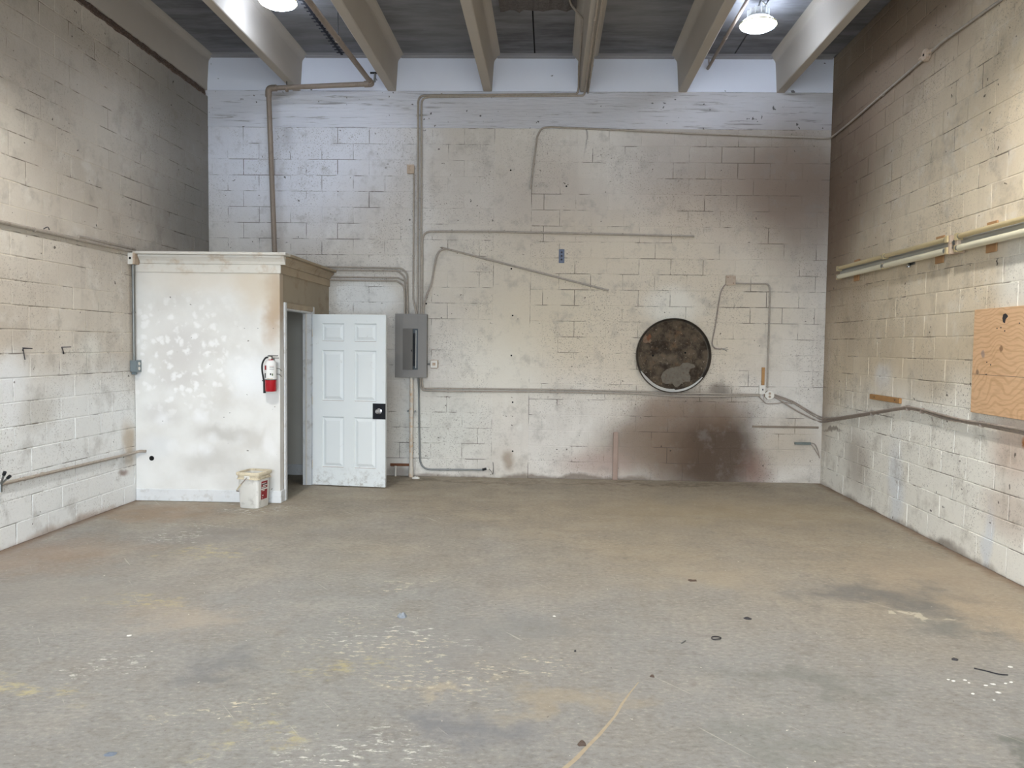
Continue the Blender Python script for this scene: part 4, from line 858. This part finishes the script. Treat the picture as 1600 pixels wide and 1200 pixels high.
c = LW(1, 757, .03); vf = thing('pipe_fitting', 'small dark branching pipe fitting on low left conduit at frame edge', 'fitting', c)
for i, p in enumerate((LW(6, 742, .08), LW(12, 747, .1))):
    br = MB().tube([c, p], .008, 8).build('branch', M_steel, vf, True); MB().tube([p, p+(p-c).normalized()*.03], .013, 8).build('cap', M_rubber, br)
MB().tube([c+Vector((0, 0, .02)), c-Vector((0, 0, .06))], .012, 8).build('stub', M_steel, vf)
for i, (x, y, lab) in enumerate(((36.5, 547, 'bent black wire hook nearer the frame edge on the left wall'), (100, 552, 'bent black wire hook nearer the booth on the left wall'))):
    p = LW(x, y, .008); hk = thing('wire_hook', lab, 'hook', p, 'wire hooks on the left wall')
    MB().tube([p, LW(x-.5 if i == 0 else x-3.5, y-3 if i == 0 else y-9.5, .02), LW(x+14 if i == 0 else x+11, y-2.5 if i == 0 else y-10, .05)], .004, 6).build('wire', M_labdark, hk); MB().lathe([(.01, 0), (.008, .006), (0, .006)], 8, Matrix.Translation(p-Vector((.008, 0, 0))) @ Matrix.Rotation(math.pi/2, 4, 'Y')).build('nail', M_labdark, hk)
    if i == 0: MB().tube([p, LW(39, 562, .03)], .004, 6).build('wire', M_labdark, hk)
p = LW(74, 358, .02); hw = run('wire_loop', 'small bent wire loop on the long left wall conduit', 'wire', [LW(68, 358, .03), LW(71, 356, .04), LW(75, 355, .05), LW(77, 359, .04)], .004, M_labdark, smooth=True)

# ------------------------------------------------------------------ fire extinguisher
ec = onY(423, 584, BY-.085); ez0 = onY(423, 611.5, BY-.085).z; ez1 = onY(423, 562, BY-.085).z
fe = thing('fire_extinguisher', 'red fire extinguisher with white label hung on the booth front', 'fire extinguisher', (ec.x, BY-.075, ez0)); EX, EY = ec.x, BY-.085
H_ = ez1-ez0; Te = Matrix.Translation((EX, EY, ez0)); R_ = .058
MB().lathe([(.0, .0), (R_*.9, 0), (R_, .01), (R_, H_-.05), (R_*.93, H_-.028), (R_*.6, H_-.008), (.02, H_), (.018, H_+.02)], 28, Te).build('cylinder', M_red, fe, True)
lb_ = MB().lathe([(R_+.0012, H_*.385), (R_+.0012, H_-.049), (R_*.945, H_-.027), (R_*.62, H_-.006)], 28, Te, False).build('label', M_lab, fe, True, 'white instruction label')
def lab_patch(a0, a1, z0, z1, mat):
    m = MB(); k = 5; V = []
    for i in range(k+1):
        a = math.radians(a0+(a1-a0)*i/k); V += [Te @ Vector((math.sin(a)*(R_+.002), -math.cos(a)*(R_+.002), z)) for z in (z0, z1)]
    m.add(V, [(2*i, 2*i+2, 2*i+3, 2*i+1) for i in range(k)]); o = m.build('print', mat, lb_); return o
lab_patch(-60, -25, H_*.68, H_*.82, M_labred); lab_patch(-60, -35, H_*.43, H_*.58, M_labdark); lab_patch(8, 50, H_*.74, H_*.755, M_labdark); lab_patch(8, 50, H_*.79, H_*.80, M_labred); lab_patch(8, 50, H_*.69, H_*.70, M_labdark); lab_patch(12, 24, H_*.52, H_*.58, M_labdark); lab_patch(30, 42, H_*.50, H_*.57, simple('label_green_print', (92, 116, 70), .5)); lab_patch(-15, 40, H_*.395, H_*.42, M_pailrim)
MB().lathe([(R_+.0018, H_*.36), (R_+.0018, H_*.385)], 28, Te, False).build('band', M_labdark, fe, True)
vz = ez0+H_+.012
va = MB().bbox((EX-.018, EY-.018, vz-.01), (EX+.018, EY+.018, vz+.025), .004).build('valve', M_steel, fe)
MB().bbox((EX-.03, EY-.012, vz+.025), (EX+.075, EY+.012, vz+.034), .003, Matrix.Translation((0, 0, 0))).build('lever', M_steel, va); MB().bbox((EX+.0, EY-.010, vz+.002), (EX+.085, EY+.010, vz+.010), .003).build('carry_handle', M_steel, va)
MB().lathe([(.016, .0), (.016, .008)], 14, Matrix.Translation((EX, EY-.018, vz+.005)) @ Matrix.Rotation(math.pi/2, 4, 'X')).build('gauge', M_boxw, va)
MB().tube(smooth_path([(EX-.015, EY, vz+.012), (EX-.05, EY-.01, vz+.005), (EX-.082, EY-.01, vz-.05), (EX-.088, EY-.005, vz-.12), (EX-.078, EY, vz-.2), (EX-.07, EY, vz-.24)]), .009, 10).build('hose', M_rubber, fe, True)
MB().tube([(EX-.07, EY, vz-.235), (EX-.066, EY, vz-.36)], [.010, .013], 10).build('nozzle', M_rubber, fe, True)
MB().tube([(EX-.09, EY, vz-.23), (EX-.05, EY+.01, vz-.235)], .006, 8).build('hose_clip', M_rubber, fe)
MB().bbox((EX-.015, EY+R_-.002, vz-.12), (EX+.015, BY-.002, vz-.0), .002).build('wall_hook', M_steel, fe)
for s in (-.1, -.16): MB().tube(round_path([(EX+R_-.005, EY+.01, vz+s), (EX+.085, EY+.02, vz+s-.004), (EX+.1, EY+.04, vz+s-.03)], .02), .004, 6).build('strap_wire', M_steel, fe, True)

# ------------------------------------------------------------------ bucket
b0 = onZ(373.5, 793.5); b1 = onZ(402.5, 795.5); b2 = onZ(412.5, 788)
ax = (b1-b0).normalized(); ax.z = 0; wd = .215; bang = math.atan2(ax.y, ax.x)
ctr = b1 - ax*wd/2 + Vector((-ax.y, ax.x, 0))*wd/2; ctr.z = .0
Bm = Matrix.Translation(ctr) @ Matrix.Rotation(bang, 4, 'Z')
bk = thing('bucket', 'dirty white square plastic bucket with handle standing at booth baseboard', 'bucket', ctr)
def rsq(h, r, n=3):
    out = []
    for q in range(4):
        cx, cy = [(1, 1), (-1, 1), (-1, -1), (1, -1)][q]
        for i in range(n+1):
            a = q*math.pi/2+i*math.pi/2/n; out.append(((h-r)*cx+r*math.cos(a), (h-r)*cy+r*math.sin(a)))
    return out
def loft(levels, cap0=True):
    rings = [[Bm @ Vector((x, y, z)) for x, y in rsq(h, .028)] for h, z in levels]; n = len(rings[0]); V = [v for r_ in rings for v in r_]
    Fs = [(i*n+j, i*n+(j+1) % n, (i+1)*n+(j+1) % n, (i+1)*n+j) for i in range(len(rings)-1) for j in range(n)]
    if cap0: Fs.append(tuple(range(n)))
    return MB().add(V, Fs)
BHt = .37; hb, ht = .106, .122
m = loft([(hb-.006, 0), (hb, .008), (ht-.004, BHt-.005), (ht-.007, BHt-.005), (hb-.004, .012), (hb-.02, .010)], True)
n = 16; m.f.append(tuple(5*n+j for j in range(n))); m.build('body', M_pail, bk, True)
loft([(ht-.003, BHt-.075), (ht+.006, BHt-.073), (ht+.006, BHt-.066), (ht-.001, BHt-.064), (ht-.0, BHt-.032), (ht+.011, BHt-.03), (ht+.012, BHt-.006), (ht+.008, BHt), (ht-.008, BHt), (ht-.008, BHt-.02)], False).build('rim', M_pailrim, bk, True, 'yellowed reinforced rim')
for sx in (-1, 1):      # lugs on the front and back face
    MB().bbox((-.03, sx*(ht+.004)-.008, BHt-.068), (.03, sx*(ht+.004)+.008, BHt-.034), .004, Bm).build('lug', M_pail, bk)
hp = [Bm @ Vector(v) for v in ((.005, -ht-.016, BHt-.05), (-.06, -ht-.02, BHt-.12), (-.135, -ht+.01, BHt-.20), (-.15, 0, BHt-.215), (-.135, ht-.01, BHt-.20), (-.06, ht+.02, BHt-.12), (.005, ht+.016, BHt-.05))]
hd = MB().tube(round_path(hp, .04), .005, 8).build('handle', M_cable, bk, True, 'hanging wire handle'); MB().tube([hp[1], hp[0]*.0+hp[2]*.8+hp[1]*.2], .008, 8).build('grip', M_pailrim, hd, True)
MB().bbox((ht+.0005, -.05, BHt-.062), (ht+.008, .06, BHt-.04), .003, Bm).build('side_grip', M_pailrim, bk)
xf = lambda z: hb+(ht-.004-hb)*(z/BHt)+.001
lab = MB().add([Bm @ Vector((xf(z), y, z)) for y, z in ((-.05, .085), (.06, .085), (.06, .27), (-.05, .27))], [(0, 1, 2, 3)]).build('label', M_labred, bk, label='red printed label panel')
def lp(y0, y1, z0, z1, mat): MB().add([Bm @ Vector((xf(z)+.0012, y, z)) for y, z in ((y0, z0), (y1, z0), (y1, z1), (y0, z1))], [(0, 1, 2, 3)]).build('print', mat, lab)
for y0, y1, z0, z1, mt in ((-.045, .03, .245, .252, M_pail), (-.02, .055, .222, .232, M_pail), (-.045, .03, .205, .214, M_pail), (-.05, .06, .183, .198, M_pail), (-.03, .01, .17, .178, M_pail), (-.03, -.012, .118, .132, M_pail), (-.035, -.02, .096, .104, M_pail), (-.045, .055, .234, .243, M_labdark), (-.045, .055, .200, .204, M_labdark)): lp(y0, y1, z0, z1, mt)

# ------------------------------------------------------------------ litter on the floor
def scrap(px, py, size, mat, name, label, cat, h=.012, k=9, flat=.4):
    p = onZ(px, py); m = MB(); ringv = []
    for i in range(k):
        a = 2*math.pi*i/k; r = size*random.uniform(.6, 1.1); ringv.append((p.x+r*math.cos(a), p.y+r*.75*math.sin(a), random.uniform(.001, h*flat)))
    top = [(p.x+(x-p.x)*.45, p.y+(y-p.y)*.45, h*random.uniform(.6, 1.)) for x, y, z in ringv]
    base = [(x, y, .0) for x, y, z in ringv]
    m.add(base+ringv+top+[(p.x, p.y, h*.7)], [(i, (i+1) % k, k+(i+1) % k, k+i) for i in range(k)] + [(k+i, k+(i+1) % k, 2*k+(i+1) % k, 2*k+i) for i in range(k)] + [(2*k+i, 2*k+(i+1) % k, 3*k) for i in range(k)])
    return tag(m.build(name, mat), label, cat)
scrap(628, 964.5, .034, M_foil, 'foil_scrap', 'crumpled blue grey foil scrap on the middle of the floor', 'litter', .03)
scrap(909, 1163.5, .022, M_brownbit, 'dry_leaf', 'dry brown leaf bit beside the floor crack', 'leaf', .02)
scrap(650, 747.5, .055, M_paper, 'paper_scrap', 'torn white paper scrap at the foot of thick pipe', 'litter', .03)
scrap(171, 1179, .03, M_bluebit, 'paint_chip', 'flat blue grey chip near the lower left floor', 'litter', .004)
scrap(1082, 907, .04, M_brownbit, 'dark_scrap', 'flat dark oval scrap on the floor below the round vent', 'litter', .006)
scrap(1168, 967, .025, M_labdark, 'dark_scrap', 'small bent black scrap on the right half of floor', 'litter', .012)
scrap(1492, 1031, .02, M_labdark, 'dark_scrap', 'small black scrap on the floor near the plywood side', 'litter', .012)
scrap(202, 993, .018, M_paper, 'paint_chip', 'white paint chip on the left half of floor', 'litter', .004)
scrap(866, 963, .012, M_paper, 'paint_chip', 'tiny white chip near the middle of floor', 'litter', .005)
scrap(899, 1018, .008, M_labdark, 'dark_scrap', 'tiny black speck left of the floor crack', 'litter', .01)
scrap(1019, 1057.5, .016, M_brownbit, 'dark_scrap', 'small brown scrap at the top end of the floor crack', 'litter', .012)
for i, (x, y) in enumerate(((1482, 1062), (1490, 1064), (1508, 1063), (1514, 1067), (1540, 1071), (1552, 1069), (1571, 1068), (1580, 1066), (1560, 1082), (1553, 1094), (1520, 1084), (1578, 1042))):
    o = scrap(x, y, .009+.003*(i % 3), M_paper, 'paint_fleck', 'white paint fleck among the cluster at lower right of floor', 'paint fleck', .004, 7); o['group'] = 'white flecks at lower right of the floor'
pr_ = [onZ(x, y, .006) for x, y in ((1112, 997), (1113, 995), (1120, 994.5), (1126, 996), (1125, 998), (1116, 999), (1112, 998))]
run('wire_loop', 'thin bent wire loop lying on the floor right of middle', 'wire', pr_, .003, M_labdark, smooth=True)
run('wire_bit', 'short pale wire bit lying on the floor right of middle', 'wire', [onZ(x, y, .005) for x, y in ((1065, 1005), (1068, 1003), (1071, 1001))], .004, M_cond_grey, smooth=True)
run('wire_bit', 'long thin dark wire lying on the floor at right', 'wire', [onZ(x, y, .004) for x, y in ((1522, 1044), (1540, 1048), (1560, 1053), (1575, 1054.5))], .003, M_labdark, smooth=True)
